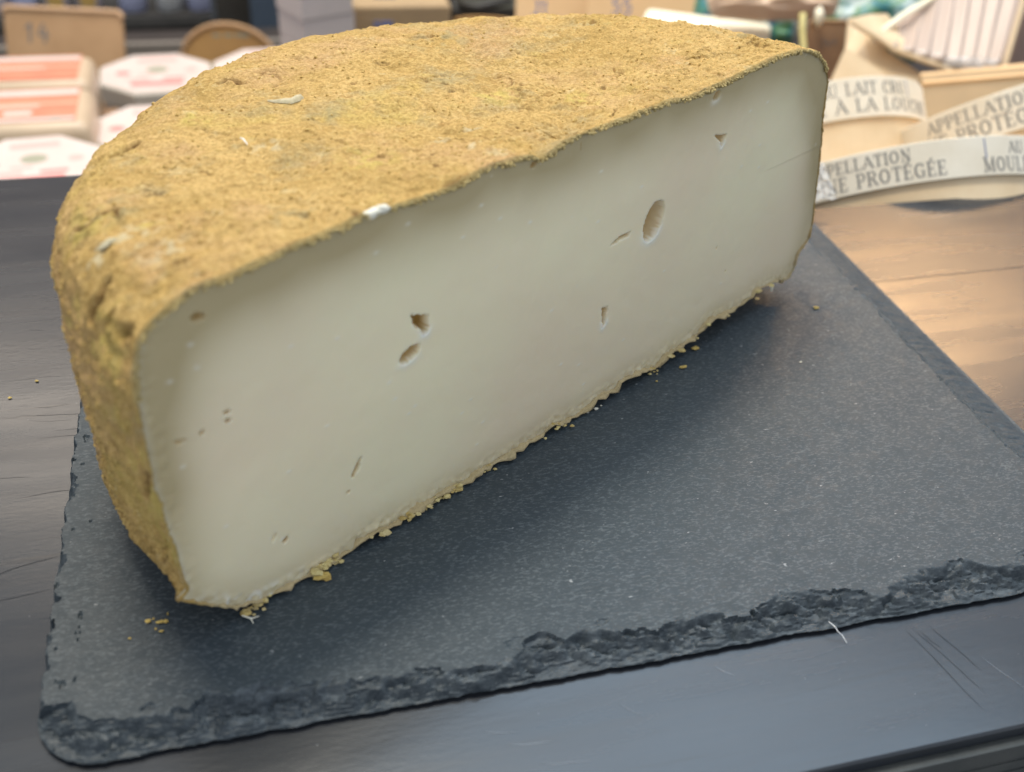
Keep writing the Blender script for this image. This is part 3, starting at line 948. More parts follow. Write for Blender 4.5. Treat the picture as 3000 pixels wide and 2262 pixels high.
# crumbly torn lower edge: paler lumps where the knife broke through the crust
lowe = sstep(1.1, .15, edge_d) * sstep(4.8, 2.2, Zg + 0 * Sg)
dep += lowe * (.20 * N3(Sg, Zg, .5, 3, 14.0) + .05) + sstep(1.3, .3, edge_d) * sstep(3.5, 1.5, Sg) * .1 * N3(Sg, Zg, .6, 3, 24.0)
white = np.maximum(white, .75 * lowe * sstep(.0, .25, N3(Sg, Zg, .6, 3, 15.0)) * sstep(8.5, 5, Sg))
white = np.maximum(white, .15 * sstep(.5, .1, edge_d) * sstep(1.8, 1.0, Sg))
# rind side: narrow zone near the crust, wider along the top
ew = np.where(Zg > 15, 2.6, np.where(Zg < 6, 1.7, 1.9))
ew = 2.1 + 1.0 * sstep(12, 17, Zg) - .6 * sstep(7, 4, Zg)
edgea = np.zeros_like(Sg)
ds_ = np.hypot(np.diff(np.append(bs, bs[0])), np.diff(np.append(bz, bz[0])))
for k in range(0, NB, 6):
    edgea += ds_[k:k + 6].sum() * np.exp(-((Sg - bs[k]) ** 2 + (Zg - bz[k]) ** 2) / (2 * (ew * .62) ** 2)) / (ew * .62 * 2.5066)
edgea = np.clip(np.clip(edgea, 0, 1.15) * (1 + .35 * N3(Sg, Zg, 4, 2, 44.0)), 0, 1)
edgea *= .55 + .45 * sstep(6, 12, Zg)
dep *= sstep(0.0, .10, edge_d + .04) * .6 + .4
PV = A0 + Sg[..., None] * DX + Zg[..., None] * UP + dep[..., None] * NX
f_ = []
i = np.arange(NRG - 1)[:, None] * NB + np.arange(NB)[None, :]
i2 = np.arange(NRG - 1)[:, None] * NB + (np.arange(NB)[None, :] + 1) % NB
Fp = np.stack([i, i2, i2 + NB, i + NB], -1).reshape(-1, 4)
# orient towards the camera
v0, v1, v2 = PV.reshape(-1, 3)[Fp[200000 % len(Fp)]][:3]
allV = PV.reshape(-1, 3)
nn0 = np.cross(allV[Fp[-1000, 1]] - allV[Fp[-1000, 0]], allV[Fp[-1000, 2]] - allV[Fp[-1000, 0]])
if nn0 @ NX < 0:
    Fp = Fp[:, ::-1].copy()
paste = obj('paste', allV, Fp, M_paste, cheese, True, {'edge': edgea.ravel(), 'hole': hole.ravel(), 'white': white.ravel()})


def lump(c, r, sq=(1, 1, 1), seed=0, n=2):
    """one irregular crumb: a subdivided icosphere with strong noise"""
    import bmesh
    bm = bmesh.new()
    bmesh.ops.create_icosphere(bm, subdivisions=n, radius=1)
    v = np.array([tuple(q.co) for q in bm.verts])
    f = [tuple(q.index for q in p.verts) for p in bm.faces]
    bm.free()
    v = v * (1 + 0.9 * fbm(v + seed * 3.7, .9, 2))[:, None]
    v = v * np.array(sq) * r + np.asarray(c)
    return v, f


# crust fringe: crumbs of broken crust along the lower edge of the cut
mb = MB()
for k in range(45):
    i = rng.integers(0, 62)
    onR = rng.random() < .5
    row = extra[1 if onR else 0][2]
    p = row[i] + rng.normal(size=3) * np.array([.10, .10, .05])
    if fbm(p[None] * 1.0 + 5, 1.6, 2)[0] < -.12:
        continue
    v, f = lump(p + NX * rng.uniform(-.10, .16), rng.uniform(.04, .17), (1.5, 1.2, .5), k, 2)
    v[:, 2] = np.maximum(v[:, 2], 1.13)
    mb.add(v, f)
mb.build('crust_fringe', M_crust, cheese)
for s0, s1, nn_, rr in ((13.4, 17.2, 75, .20), (7.4, 9.0, 22, .22), (3.4, 5.0, 16, .18), (34.0, 35.2, 16, .15), (18.4, 20.0, 14, .14)):
    mb = MB()
    for k in range(nn_):
        s_ = rng.uniform(s0, s1)
        p = A0 + DX * s_ + NX * abs(rng.normal() * .22 + .1) + UP * (1.18 + rng.uniform(0, .32))
        v, f = lump(p, rng.uniform(.25, 1) * rr, (1.4, 1.1, .7), k + int(s0 * 100), 1)
        v[:, 2] = np.maximum(v[:, 2], 1.13)
        mb.add(v, f)
    mb.build('crust_clump', M_crust, cheese)
# mould fuzz standing on the upper cut edge and shoulder
mb = MB()
for k in range(1500):
    onR = rng.random() < .5
    i = rng.integers(232, NU - 2)
    j = 0 if not onR else 1
    row = extra[j][2]
    p = row[i] + rng.normal(size=3) * .05
    v, f = lump(p, rng.uniform(.03, .085), (1, 1, 1), k, 1)
    mb.add(v, f)
M_fuzz = varied('edge_fuzz', (0.34, 0.27, 0.12), (0.50, 0.38, 0.16), 0.95, 200, 0.5)
mb.build('edge_fuzz', M_fuzz, cheese)
# granular crumbs of rind over the whole crust
mb = MB()
for k in range(5200):
    j = rng.integers(6, NP - 6)
    i = rng.integers(100, NU - 4)
    if rng.random() > (Aa[i] / 25.5):
        continue
    p = P3[j, i]
    v, f = lump(p, rng.uniform(.035, .10), (1, 1, 1), k, 1)
    mb.add(v, f)
M_grain = varied('rind_grain', (0.60, 0.42, 0.15), (0.46, 0.30, 0.09), 0.95, 120, 0.5)
mb.build('rind_grain', M_grain, cheese)


# curled flake, straw fleck and white chips on the rind
def top_z(x, y):
    d2 = (P3[..., 0] - x) ** 2 + (P3[..., 1] - y) ** 2 + (P3[..., 2] < 17) * 99
    q = np.unravel_index(np.argmin(d2), d2.shape)
    return P3[q][2]


def ribbon(pts, wid, hts, name, mt, parent):
    V, F = [], []
    n_ = len(pts)
    for k, ((x, y), w2, h2) in enumerate(zip(pts, wid, hts)):
        z = top_z(x, y)
        V += [(x, y - w2, z + .02), (x, y - w2 * .3, z + h2), (x, y + w2 * .5, z + h2 * 1.2), (x, y + w2, z + .02)]
    for k in range(n_ - 1):
        for q in range(3):
            F.append((4 * k + q, 4 * k + 4 + q, 4 * k + 5 + q, 4 * k + 1 + q))
    return obj(name, V, F, mt, parent, True)


ribbon([(1.30, 52.5), (1.7, 52.25), (2.1, 52.05), (2.5, 51.95), (2.8, 52.05), (3.05, 52.3), (3.2, 52.6)], [.06, .14, .2, .26, .3, .26, .08], [.06, .10, .14, .16, .20, .18, .06], 'rind_flake', M_flake, cheese)
ribbon([(-6.4, 38.1), (-6.1, 37.9), (-5.8, 37.95), (-5.5, 38.15)], [.05, .16, .2, .08], [.06, .14, .16, .06], 'rind_flake', M_flake, cheese)
mb = MB()
z0 = top_z(-.1, 46.6)
mb.tube([(-.28, 47.08, z0 + .12), (-.14, 46.7, z0 + .2), (0.02, 46.2, z0 + .14)], [.02, .05, .02], 6)
mb.build('straw_fleck', M_fiber, cheese)
mb = MB()
for s_, z_, r_, q_ in ((11.95, 20.12, .30, (1.8, .7, .62)), (12.45, 20.13, .27, (1.2, .8, .7))):
    v, f = lump((0, 0, 0), r_, q_, int(s_ * 10), 2)
    c_ = A0 + DX * s_ + UP * z_ + NX * .12
    mb.add([c_ + DX * a_[0] - NX * a_[1] + UP * a_[2] for a_ in v], f)
mb.build('paste_chip', M_white, cheese, True)
mb = MB()
mb.tube([A0 + DX * 3.2 + NX * .35 + UP * 1.5, A0 + DX * 3.5 + NX * .65 + UP * 1.3, A0 + DX * 3.9 + NX * .7 + UP * 1.2], [.03, .05, .02], 6)
mb.tube([A0 + DX * 3.5 + NX * .6 + UP * 1.32, A0 + DX * 3.45 + NX * .9 + UP * 1.2], [.04, .02], 6)
mb.build('paste_shred', M_white, cheese)
mb = MB()
mb.tube([A0 + DX * 47.9 + NX * .15 + UP * 2.6, A0 + DX * 47.8 + NX * .25 + UP * 2.2], [.12, .07], 6)
mb.build('paste_shred', M_white, cheese)

# loose crumbs on the slate
crumbs = [((1.35, 35.0), .30, (1.3, .9, .5), 'largest yellow rind crumb, before the cut face near its left end'),
          ((-7.05, 33.94), .10, (1.4, 1, .6), None), ((-6.82, 34.05), .06, (1, 1, .6), None), ((-6.5, 33.76), .10, (1.8, .8, .6), None), ((-6.24, 33.75), .10, (1, 1.3, .6), None),
          ((-6.17, 34.22), .05, (.6, 2, .6), None), ((-6.70, 33.40), .06, (1, 1, .6), None), ((-6.45, 33.2), .07, (1.5, .8, .6), None), ((-7.87, 33.08), .05, (1.4, 1, .6), None),
          ((28.3, 50.6), .22, (1.2, .9, .5), 'ragged yellow crumb on the slate, farthest right along the cut edge'), ((26.6, 48.7), .17, (1.5, .7, .5), 'oblong yellow crumb a little off the middle right of the cut edge'),
          ((24.3, 47.6), .07, (1, 1, .6), None)]
for k, ((x, y), r_, q_, lb) in enumerate(crumbs):
    v, f = lump((x, y, ST), r_, q_, k + 60, 2)
    v[:, 2] += (ST + .015) - v[:, 2].min()
    o = obj('rind_crumb', v, f, M_yellow, None)
    tag(o, lb or ('tiny yellow crumb in the scatter off the lower left corner of the cheese' if k < 9 else 'pinhead yellow crumb below the oblong crumb on the slate'), 'crumb', 'rind crumbs fallen on the slate')
for k, ((x, y), r_) in enumerate((((19.4, 45.5), .13), ((19.85, 45.8), .06), ((18.8, 45.3), .06), ((39.36, 53.94), .16), ((34.93, 47.87), .08))):
    v, f = lump((x, y, ST), r_, (1.2, .8, .6), k + 90, 2)
    v[:, 2] += (ST + .015) - v[:, 2].min()
    o = obj('paste_crumb', v, f, M_white if k != 3 else M_yellow, None)
    tag(o, ['largest white paste crumb on the slate before the middle of the cut', 'tiny white crumb just right of the largest white crumb', 'tiny white crumb just left of the largest white crumb',
            'pale beige crumb on the slate nearest its right edge', 'small white crumb alone on the slate right of the cheese middle'][k], 'crumb', 'white crumbs on the slate')
mb = MB()
mb.tube([(26.0, 27.45, .62), (26.2, 27.1, .56), (26.28, 26.9, .42), (26.5, 26.75, .25), (26.62, 26.4, .04)], [.02, .028, .022, .026, .015], 6)
tag(mb.build('thread', M_fiber), 'short white thread hanging over the front edge of the slate', 'thread')
for k, (x, y) in enumerate(((-14.6, 56.1), (-16.0, 54.6))):
    v, f = lump((x, y, 0), .08, (1.2, .9, .7), k + 120, 2)
    v[:, 2] += .015 - v[:, 2].min()
    tag(obj('counter_crumb', v, f, M_yellow), ['beige crumb on the counter left of the cheese, the farther of the two', 'beige crumb on the counter left of the cheese, the nearer of the two'][k], 'crumb', 'crumbs on the counter')

# ---------------------------------------------------------------- serif stroke lettering
GL = {'A': (.78, [(0.02, 0, .38, 1, .07), (.38, 1, .74, 0, .14), (.16, .33, .58, .33, .06), (-.04, .0, .16, .0, .06), (.60, 0, .84, 0, .06)]),
      'U': (.78, [(.14, 1, .14, .25, .14), (.14, .25, .28, .04, .10), (.28, .04, .48, .04, .08), (.48, .04, .62, .25, .07), (.62, .25, .62, 1, .07), (0, 1, .28, 1, .06), (.50, 1, .74, 1, .06)]),
      'L': (.64, [(.16, 0, .16, 1, .14), (0, 0, .56, 0, .06), (.56, 0, .60, .26, .05), (0, 1, .32, 1, .06)]),
      'I': (.34, [(.16, 0, .16, 1, .14), (0, 0, .32, 0, .06), (0, 1, .32, 1, .06)]),
      'T': (.66, [(.32, 0, .32, 1, .14), (.02, 1, .62, 1, .07), (.02, 1, .02, .76, .05), (.62, 1, .62, .76, .05), (.18, 0, .46, 0, .06)]),
      'C': (.70, [(.60, .78, .46, .97, .08), (.46, .97, .26, .97, .08), (.26, .97, .08, .70, .12), (.08, .70, .08, .30, .14), (.08, .30, .26, .03, .12), (.26, .03, .46, .03, .08), (.46, .03, .62, .2, .06), (.60, .70, .60, 1, .05)]),
      'G': (.76, [(.60, .78, .46, .97, .08), (.46, .97, .26, .97, .08), (.26, .97, .08, .70, .12), (.08, .70, .08, .30, .14), (.08, .30, .26, .03, .12), (.26, .03, .5, .03, .08), (.5, .03, .6, .1, .08), (.6, .05, .6, .44, .12), (.46, .44, .72, .44, .05), (.60, .72, .60, 1, .05)]),
      'O': (.78, [(.26, .97, .08, .70, .12), (.08, .70, .08, .30, .14), (.08, .30, .26, .03, .12), (.26, .03, .46, .03, .07), (.46, .03, .64, .30, .12), (.64, .30, .64, .70, .14), (.64, .70, .46, .97, .12), (.46, .97, .26, .97, .07)]),
      'R': (.74, [(.14, 0, .14, 1, .14), (0, 0, .28, 0, .06), (0, 1, .42, 1, .06), (.42, 1, .56, .84, .11), (.56, .84, .56, .68, .12), (.56, .68, .42, .52, .10), (.14, .52, .42, .52, .06), (.36, .5, .64, .0, .13), (.6, 0, .74, 0, .06)]),
      'P': (.64, [(.14, 0, .14, 1, .14), (0, 0, .28, 0, .06), (0, 1, .42, 1, .06), (.42, 1, .56, .84, .11), (.56, .84, .56, .62, .12), (.56, .62, .42, .46, .10), (.14, .46, .42, .46, .06)]),
      'E': (.64, [(.14, 0, .14, 1, .14), (0, 0, .56, 0, .06), (.56, 0, .58, .24, .05), (0, 1, .54, 1, .06), (.54, 1, .54, .8, .05), (.14, .52, .42, .52, .06), (.42, .4, .42, .64, .04)]),
      'M': (.96, [(.14, 0, .14, 1, .06), (.14, 1, .46, .04, .14), (.46, .04, .78, 1, .06), (.78, 0, .78, 1, .14), (0, 0, .28, 0, .06), (.64, 0, .92, 0, .06), (0, 1, .16, 1, .06), (.76, 1, .92, 1, .06)]),
      'N': (.80, [(.14, 0, .14, 1, .06), (.14, 1, .64, 0, .14), (.64, 0, .64, 1, .06), (0, 0, .28, 0, .06), (0, 1, .18, 1, .06), (.52, 1, .76, 1, .06)]),
      'D': (.78, [(.14, 0, .14, 1, .14), (0, 0, .42, 0, .06), (0, 1, .42, 1, .06), (.42, 1, .64, .7, .12), (.64, .7, .64, .3, .14), (.64, .3, .42, 0, .12)]),
      'H': (.80, [(.14, 0, .14, 1, .14), (.64, 0, .64, 1, .14), (.14, .52, .64, .52, .06), (0, 0, .28, 0, .06), (0, 1, .28, 1, .06), (.5, 0, .78, 0, .06), (.5, 1, .78, 1, .06)]),
      "'": (.2, [(.08, 1, .06, .76, .09)]), ' ': (.42, []), '|': (.3, [(.1, -.1, .1, 1.1, .08)]),
      '1': (.46, [(.05, .72, .28, 1, .09), (.28, 1, .20, 0, .12)]), '4': (.62, [(.34, 1, .06, .42, .10), (.06, .42, .56, .38, .10), (.42, .72, .34, 0, .12)]),
      '5': (.66, [(.56, 1, .16, 1, .12), (.16, 1, .12, .56, .12), (.12, .56, .46, .56, .12), (.46, .56, .58, .3, .12), (.58, .3, .40, .02, .12), (.40, .02, .06, .06, .12)]),
      'J': (.56, [(.42, 1, .36, .16, .14), (.36, .16, .2, 0, .12), (.2, 0, .02, .12, .10), (.24, 1, .56, 1, .08)])}


def text_quads(txt, size, track=.10):
    out, x = [], 0.0
    for chx in txt:
        acc = None
        if chx in 'ÉÈÀ':
            acc, chx = ('g' if chx in 'ÈÀ' else 'a'), {'É': 'E', 'È': 'E', 'À': 'A'}[chx]
        w2, st_ = GL[chx]
        st_ = list(st_)
        if acc:
            st_.append((.24, 1.10, .42, 1.28, .08) if acc == 'a' else (.24, 1.28, .42, 1.10, .08))
        for x0, y0, x1, y1, wd in st_:
            d2 = np.array([x1 - x0, y1 - y0])
            L_ = np.linalg.norm(d2)
            if L_ < 1e-6:
                continue
            d2 /= L_
            nr = np.array([-d2[1], d2[0]]) * wd / 2
            a_, b_ = np.array([x0, y0]) - d2 * .02, np.array([x1, y1]) + d2 * .02
            out.append([((q[0] + x) * size, q[1] * size) for q in (a_ - nr, b_ - nr, b_ + nr, a_ + nr)])
        x += w2 + track
    return out, x * size


def wrap_text(txt, size, ang0, zlow, c, X, Y, Z, r, name, mt, parent, stretch=1.0, lift=.03):
    """lettering wrapped round a cylinder wall; ang measured from X towards Y"""
    quads, _ = text_quads(txt, size)
    V, F = [], []
    for k, q in enumerate(quads):
        b_ = len(V)
        for u, v in q:
            an = ang0 + u * stretch / r
            V.append(c + (X * math.cos(an) + Y * math.sin(an)) * (r + lift + .002 * (k % 5)) + Z * (zlow + v))
        F.append((b_, b_ + 1, b_ + 2, b_ + 3))
    return obj(name, V, F, mt, parent)


def flat_text(txt, size, o_, X, Y, nrm, name, mt, parent, lift=.04, stretch=1.0):
    quads, _ = text_quads(txt, size)
    V, F = [], []
    for k, q in enumerate(quads):
        b_ = len(V)
        V += [o_ + X * u * stretch + Y * v + nrm * (lift + .003 * (k % 4)) for u, v in q]
        F.append((b_, b_ + 1, b_ + 2, b_ + 3))
    return obj(name, V, F, mt, parent)


# ---------------------------------------------------------------- round wooden cheese boxes, tilted on the sloping rack at the right
RIGHT, FWD = np.array([1.0, 0, 0]), np.array([0, 1.0, 0])


def tilted(tilt, roll=0.0):
    Z = np.array([0, math.sin(math.radians(tilt)), math.cos(math.radians(tilt))])
    X = np.array([1.0, 0, 0])
    if roll:
        r_ = math.radians(roll)
        X = X * math.cos(r_) + np.cross(X, Z) * 0 + Z * math.sin(r_)
        X /= np.linalg.norm(X)
    Y = np.cross(Z, X)
    Y /= np.linalg.norm(Y)
    Z = np.cross(X, Y)
    return X, Y, Z


RN = tilted(42)[2]
plane_d = 0.0


def round_box(edge_px, dep, R_, tilt, roll, bandh, bodyh, texts, label, yaw=0):
    """edge_px: where the top of the lid wall nearest to the camera is seen"""
    X, Y, Z = tilted(tilt, roll)
    p = at(*edge_px, dep)
    c = p + Y * R_ - Z * bandh                      # centre of the lid's lower rim plane
    global plane_d
    if bodyh is None:
        bodyh = float(RN @ c) - plane_d
    else:
        plane_d = float(RN @ c) - bodyh
    root = empty('cheese_box', c - Z * bodyh, label, 'cheese box', 'round wooden cheese boxes on the rack')
    mb = MB()
    mb.lathe(c, X, Y, Z, [(R_ - .5, -bodyh), (R_ - .45, -bodyh + .1), (R_ - .45, .3)], 96)
    mb.build('box_base', M_wood, root, False)
    mb = MB()
    mb.lathe(c, X, Y, Z, [(R_ - .3, 0), (R_, 0), (R_, bandh - .08), (R_ - .08, bandh), (R_ - .35, bandh), (R_ - .36, bandh - .25)], 128, closed=False)
    band = mb.build('lid_band', M_band, root)
    mb = MB()
    mb.lathe(c, X, Y, Z, [(R_ - .37, bandh - .45), (R_ - .37, bandh - .2)], 96)
    mb.build('lid_top', M_wood, root)
    for txt, size, ang, zl_, st_, mt_ in texts:
        o = wrap_text(txt, size, math.radians(ang), zl_, c, X, Y, Z, R_, 'lettering', mt_, band, st_)
    return root


# angle -90 deg faces the camera side (towards -Y of the box)
round_box((2900, 396), 93.0, 17.5, 42, -1.0, 3.75, 3.4,
          [('APPELLATION', 1.10, -146.0, 2.15, 1.03, M_print), ("D'ORIGINE PROTÉGÉE", 1.30, -160.5, .45, 1.0, M_print), ('|', 1.55, -92.8, 1.75, 1.0, M_blueprint),
           ('AU LAIT CRU', 1.10, -83.8, 2.05, 1.0, M_print), ('MOULÉ À LA LOUCHE', 1.30, -93.6, .35, 1.0, M_print)],
          'widest wooden cheese box, lowest and nearest the counter, band lettered PROTÉGÉE then MOULÉ')
round_box((2555, 222), 112.0, 12.6, 42, 0.0, 4.6, None,
          [('AU LAIT CRU', 1.36, -119.5, 2.6, 1.0, M_print), ('MOULÉ À LA LOUCHE', 1.42, -147.0, .65, 1.14, M_print), ('|', 1.62, -68.0, 2.5, 1.0, M_blueprint)],
          'small wooden cheese box banded AU LAIT CRU, directly right of the cheese')
round_box((3200, 196), 104.0, 14.6, 42, 7.0, 4.4, None,
          [('APPELLATION', 1.30, -159.5, 2.5, 1.03, M_print), ("D'ORIGINE PROTÉGÉE", 1.50, -188.0, .55, 1.0, M_print)],
          'tilted wooden cheese box above the widest one, at the right frame edge')

# sloping rack that carries them
c0 = at(2750, 640, 98)
X, Y, Z = tilted(42)
rk = empty('display_rack', (80, 100, ZT), 'brown sloping display rack behind the counter carrying the wooden boxes', 'rack')
mb = MB()
pc = np.array([80, 0.0, 0]) + Y * 112
pc = pc + Z * (plane_d - .85 - Z @ pc)
mb.box(pc, X, Y, Z, 46, 24, .8)
mb.build('rack_board', M_darkbrown, rk)
mb = MB()
for xx in (42, 114):
    for dy in (-15, 12):
        q = pc + Y * dy - Z * 1.2
        if q[2] - ZT < 1:
            continue
        mb = MB()
        mb.box((xx, q[1], (ZT + q[2]) / 2), (1, 0, 0), (0, 1, 0), (0, 0, 1), 1.2, 1.0, (q[2] - ZT) / 2)
        mb.build('leg', M_dark, rk)

# twist of clear film beside the cheese
V, F = [], []
nu_, nv_ = 26, 26
c_ = at(2400, 530, 88)
fx, fy = at(2460, 530, 88) - c_, at(2400, 480, 88) - c_
for i in range(nv_):
    for j in range(nu_):
        u, v = j / (nu_ - 1) * 2 - 1, i / (nv_ - 1) * 2 - 1
        wv = (1 - (v + 1) / 2 * .75)
        p = c_ + fx * u * wv * .9 + fy * v * 1.1
        p = p + np.array([.0, 1, .3]) * (.9 * pnoise(np.array([u * 3, v * 3, 1.0]))) + fy * .3 * pnoise(np.array([u * 4, v * 2, 6.0]))
        V.append(p)
film = obj('plastic_wrap', np.array(V), grid_faces(nv_, nu_), M_film, None, False)
tag(film, 'crumpled clear plastic wrap between the cheese and the nearest wooden box', 'plastic wrap')


# ---------------------------------------------------------------- objects further back at the right
def panel(name, px, dep, thick, mt, label, cat, parent=None, edge=None, lean=0.0, group=None):
    """upright board from its traced corners: a flat board with real thickness standing at its own distance"""
    P = [at(x, y, d_) for (x, y), d_ in zip(px, dep if isinstance(dep, (list, tuple)) else [dep] * len(px))]
    nrm = np.cross(P[1] - P[0], P[-1] - P[0])
    nrm /= np.linalg.norm(nrm)
    if nrm @ (CAM - P[0]) < 0:
        nrm = -nrm
    n_ = len(P)
    V = P + [p - nrm * thick for p in P]
    F = [tuple(range(n_)), tuple(range(n_, 2 * n_))[::-1]] + [(i, i + n_, (i + 1) % n_ + n_, (i + 1) % n_) for i in range(n_)]
    o = obj(name, V, F, mt, parent)
    if parent is None:
        tag(o, label, cat, group)
    return o, P, nrm


def upright(name, x0y, x1y, ybase_z, thick, mt, label, cat, deps, lean=8.0, arch=0.0, rnd=.8):
    """board standing on a surface at height ybase_z; its top edge is seen between two spots"""
    a_, b_ = at(*x0y, deps[0]), at(*x1y, deps[1])
    ux = b_ - a_
    ux[2] = 0
    W_ = np.linalg.norm(ux)
    ux /= W_
    back = np.array([-ux[1], ux[0], 0])
    if back[1] < 0:
        back = -back
    uy = UP * math.cos(math.radians(lean)) + back * math.sin(math.radians(lean))
    H = (max(a_[2], b_[2]) - ybase_z) / uy[2]
    o_ = a_ - uy * H
    o_[2] = ybase_z
    nr = np.cross(ux, uy)
    if nr @ (CAM - a_) < 0:
        nr = -nr
    pts = []
    if arch:
        hh = H - arch
        for t_ in np.linspace(0, math.pi, 33):
            pts.append((W_ / 2 + W_ / 2 * math.cos(t_), hh + arch * math.sin(t_)))
        pts += [(0, 0), (W_, 0)]
    else:
        for cx, cy, a0 in ((W_ - rnd, H - rnd, 0), (rnd, H - rnd, 90)):
            for k in range(7):
                an = math.radians(a0 + 15 * k)
                pts.append((cx + rnd * math.cos(an), cy + rnd * math.sin(an)))
        pts += [(0, 0), (W_, 0)]
    root = empty(name, o_ + ux * W_ / 2, label, cat)
    n_ = len(pts)
    fr_ = [o_ + ux * x + uy * y + nr * 0 for x, y in pts]
    bk_ = [p - nr * thick for p in fr_]
    F = [tuple(range(n_)), tuple(range(n_, 2 * n_))[::-1]] + [(i, i + n_, (i + 1) % n_ + n_, (i + 1) % n_) for i in range(n_)]
    obj('board', fr_ + bk_, F, mt, root)
    return root, o_, ux, uy, nr, W_, H, pts


def board_trim(root, o_, ux, uy, nr, pts, wd, mt):
    mb = MB()
    top = [p for p in pts if p[1] > 0.01]
    mb.tube([o_ + ux * x + uy * y + nr * .0 for x, y in top], wd, 8)
    mb.build('rim', mt, root, True)


# brown card right behind the cheese's corner
r_, o_, ux, uy, nr, W_, H, pts = upright('price_card', (2368, 84), (2484, 62), ZT, .8, M_darkbrown, 'dark brown card with small grey marks beside the cheese corner', 'price card', (152, 152), 16, rnd=.6)
board_trim(r_, o_, ux, uy, nr, pts, .22, M_card)
flat_text('14', 1.3, o_ + ux * 2.2 + uy * (H - 3.9), ux, uy, nr, 'handwriting', M_print, r_)
flat_text('4', 1.2, o_ + ux * 3.9 + uy * (H - 3.6), ux, uy, nr, 'handwriting', M_print, r_)

# open wooden tub leaning behind the boxes
tub = empty('wooden_tub', at(2650, 230, 146) - np.array([0, 0, 8]), 'open pale wooden tub standing behind the lettered boxes, left of the ribbed plastic', 'wooden tub')
o_, P_, nr = panel('tub_side', [(2487, 52), (2478, 140), (2440, 235), (2560, 260), (2700, 262), (2712, 225), (2600, 150), (2580, 96), (2520, 50)], [148, 147, 145, 143, 143, 144, 146, 147, 148], .6, M_wood, None, None, tub)
V = []
rim1 = [(2490, 55), (2530, 80), (2575, 105), (2620, 140), (2690, 165), (2760, 190), (2830, 228)]
rim2 = [(2600, 40), (2620, 70), (2650, 95), (2690, 125), (2740, 155), (2790, 180), (2850, 215)]
for (a1, a2) in zip(rim1, rim2):
    V += [at(*a1, 142), at(a1[0] * .5 + a2[0] * .5, a1[1] * .5 + a2[1] * .5 - 6, 144.0), at(*a2, 147)]
n_ = len(rim1)
Vb = [v - np.array([0, .2, .7]) for v in V]
G = grid_faces(n_, 3)
obj('tub_rim', V + Vb, [tuple(f) for f in G] + [tuple(f[::-1] + 3 * n_) for f in G] + [(3 * i, 3 * i + 3, 3 * i + 3 + 3 * n_, 3 * i + 3 * n_) for i in range(n_ - 1)] + [(3 * i + 2, 3 * i + 2 + 3 * n_, 3 * i + 5 + 3 * n_, 3 * i + 5) for i in range(n_ - 1)], M_wood, tub, True)
panel('tub_wall', [(2478, 140), (2590, 215), (2620, 268), (2420, 268)], 141.5, .4, M_wood, None, None, tub)

# ribbed frosted plastic tray
nu_, nv_ = 120, 12
bot = [(2560, 118), (2640, 142), (2720, 168), (2800, 186), (2870, 194), (2935, 192), (2945, 190)]
topp_ = [(2600, 70), (2680, 20), (2760, -40), (2840, -60), (2920, -60), (3010, -60), (3022, -60)]
tv = np.linspace(0, 1, len(bot))
V = []
for i in range(nv_):
    for j in range(nu_):
        u, v = j / (nu_ - 1), i / (nv_ - 1)
        bx, by = np.interp(u, tv, [q[0] for q in bot]), np.interp(u, tv, [q[1] for q in bot])
        tx, ty = np.interp(u, tv, [q[0] for q in topp_]), np.interp(u, tv, [q[1] for q in topp_])
        p = at(bx + (tx - bx) * v, by + (ty - by) * v, 142 + 9 * v + 2.5 * (u - .5) ** 2)
        p = p + np.array([.15, -1, .5]) * (.30 * math.sin(u * 2 * math.pi * 10.5) + .12 * pnoise(np.array([u * 7, v * 2, .5])))
        V.append(p)
rt_ = empty('ribbed_tray', at(2880, 190, 142), 'ribbed translucent plastic tray propped up in the top right corner', 'plastic tray')
V = np.array(V)
ob = obj('ribbed_wall', V, grid_faces(nv_, nu_), M_corr, rt_, True)
sm_ = ob.modifiers.new('thickness', 'SOLIDIFY')
sm_.thickness = .0012
panel('rim_side', [(2952, 188), (2936, 198), (3012, -60), (3024, -60)], 141, .5, M_wood, None, None, rt_)
mb = MB()
mb.tube([at(2560, 112, 143), at(2640, 50, 146), at(2720, 2, 149), (at(2790, -50, 152))], .5, 8)
mb.build('rim_edge', M_cream, rt_, True)
v, f = [], []
nu_ = 18
cc = at(2845, 184, 139.5)
f1, f2 = at(2925, 184, 139.5) - cc, at(2845, 164, 139.5) - cc
V = [cc + f1 * (j / 17 * 2 - 1) + f2 * (i / 17 * 2 - 1) * (1 - .5 * abs(j / 17 * 2 - 1)) + np.array([0, -1, .4]) * 1.1 * pnoise(np.array([j * .55, i * .5, 4.0])) for i in range(18) for j in range(18)]
obj('film_crease', V, grid_faces(18, 18), M_film, rt_)
# mauve tub behind it
mb = MB()
pm = at(3100, 120, 165)
mb.box((pm[0], pm[1] + 6, (pm[2] + 8 + ZT) / 2), (1, 0, 0), (0, 1, 0), UP, 8.5, 6, (pm[2] + 8 - ZT) / 2, .8)
tag(mb.build('mauve_carton', M_mauve), 'dull mauve carton cut off by the right frame edge behind the ribbed tray', 'carton')
# tan carton lying behind the right hand box
root = empty('tan_carton', at(2860, 235, 142) - np.array([0, 0, 6]), 'tan cardboard carton wedged below the ribbed tray, behind the tilted box', 'carton')
panel('carton_front', [(2700, 222), (3100, 190), (3100, 330), (2700, 372)], [138, 138, 136, 136], 3.0, M_brown, None, None, root)
panel('carton_flap', [(2696, 214), (3100, 176), (3100, 212), (2704, 244)], [139.5, 139.5, 137.2, 137.2], .5, M_tan, None, None, root)

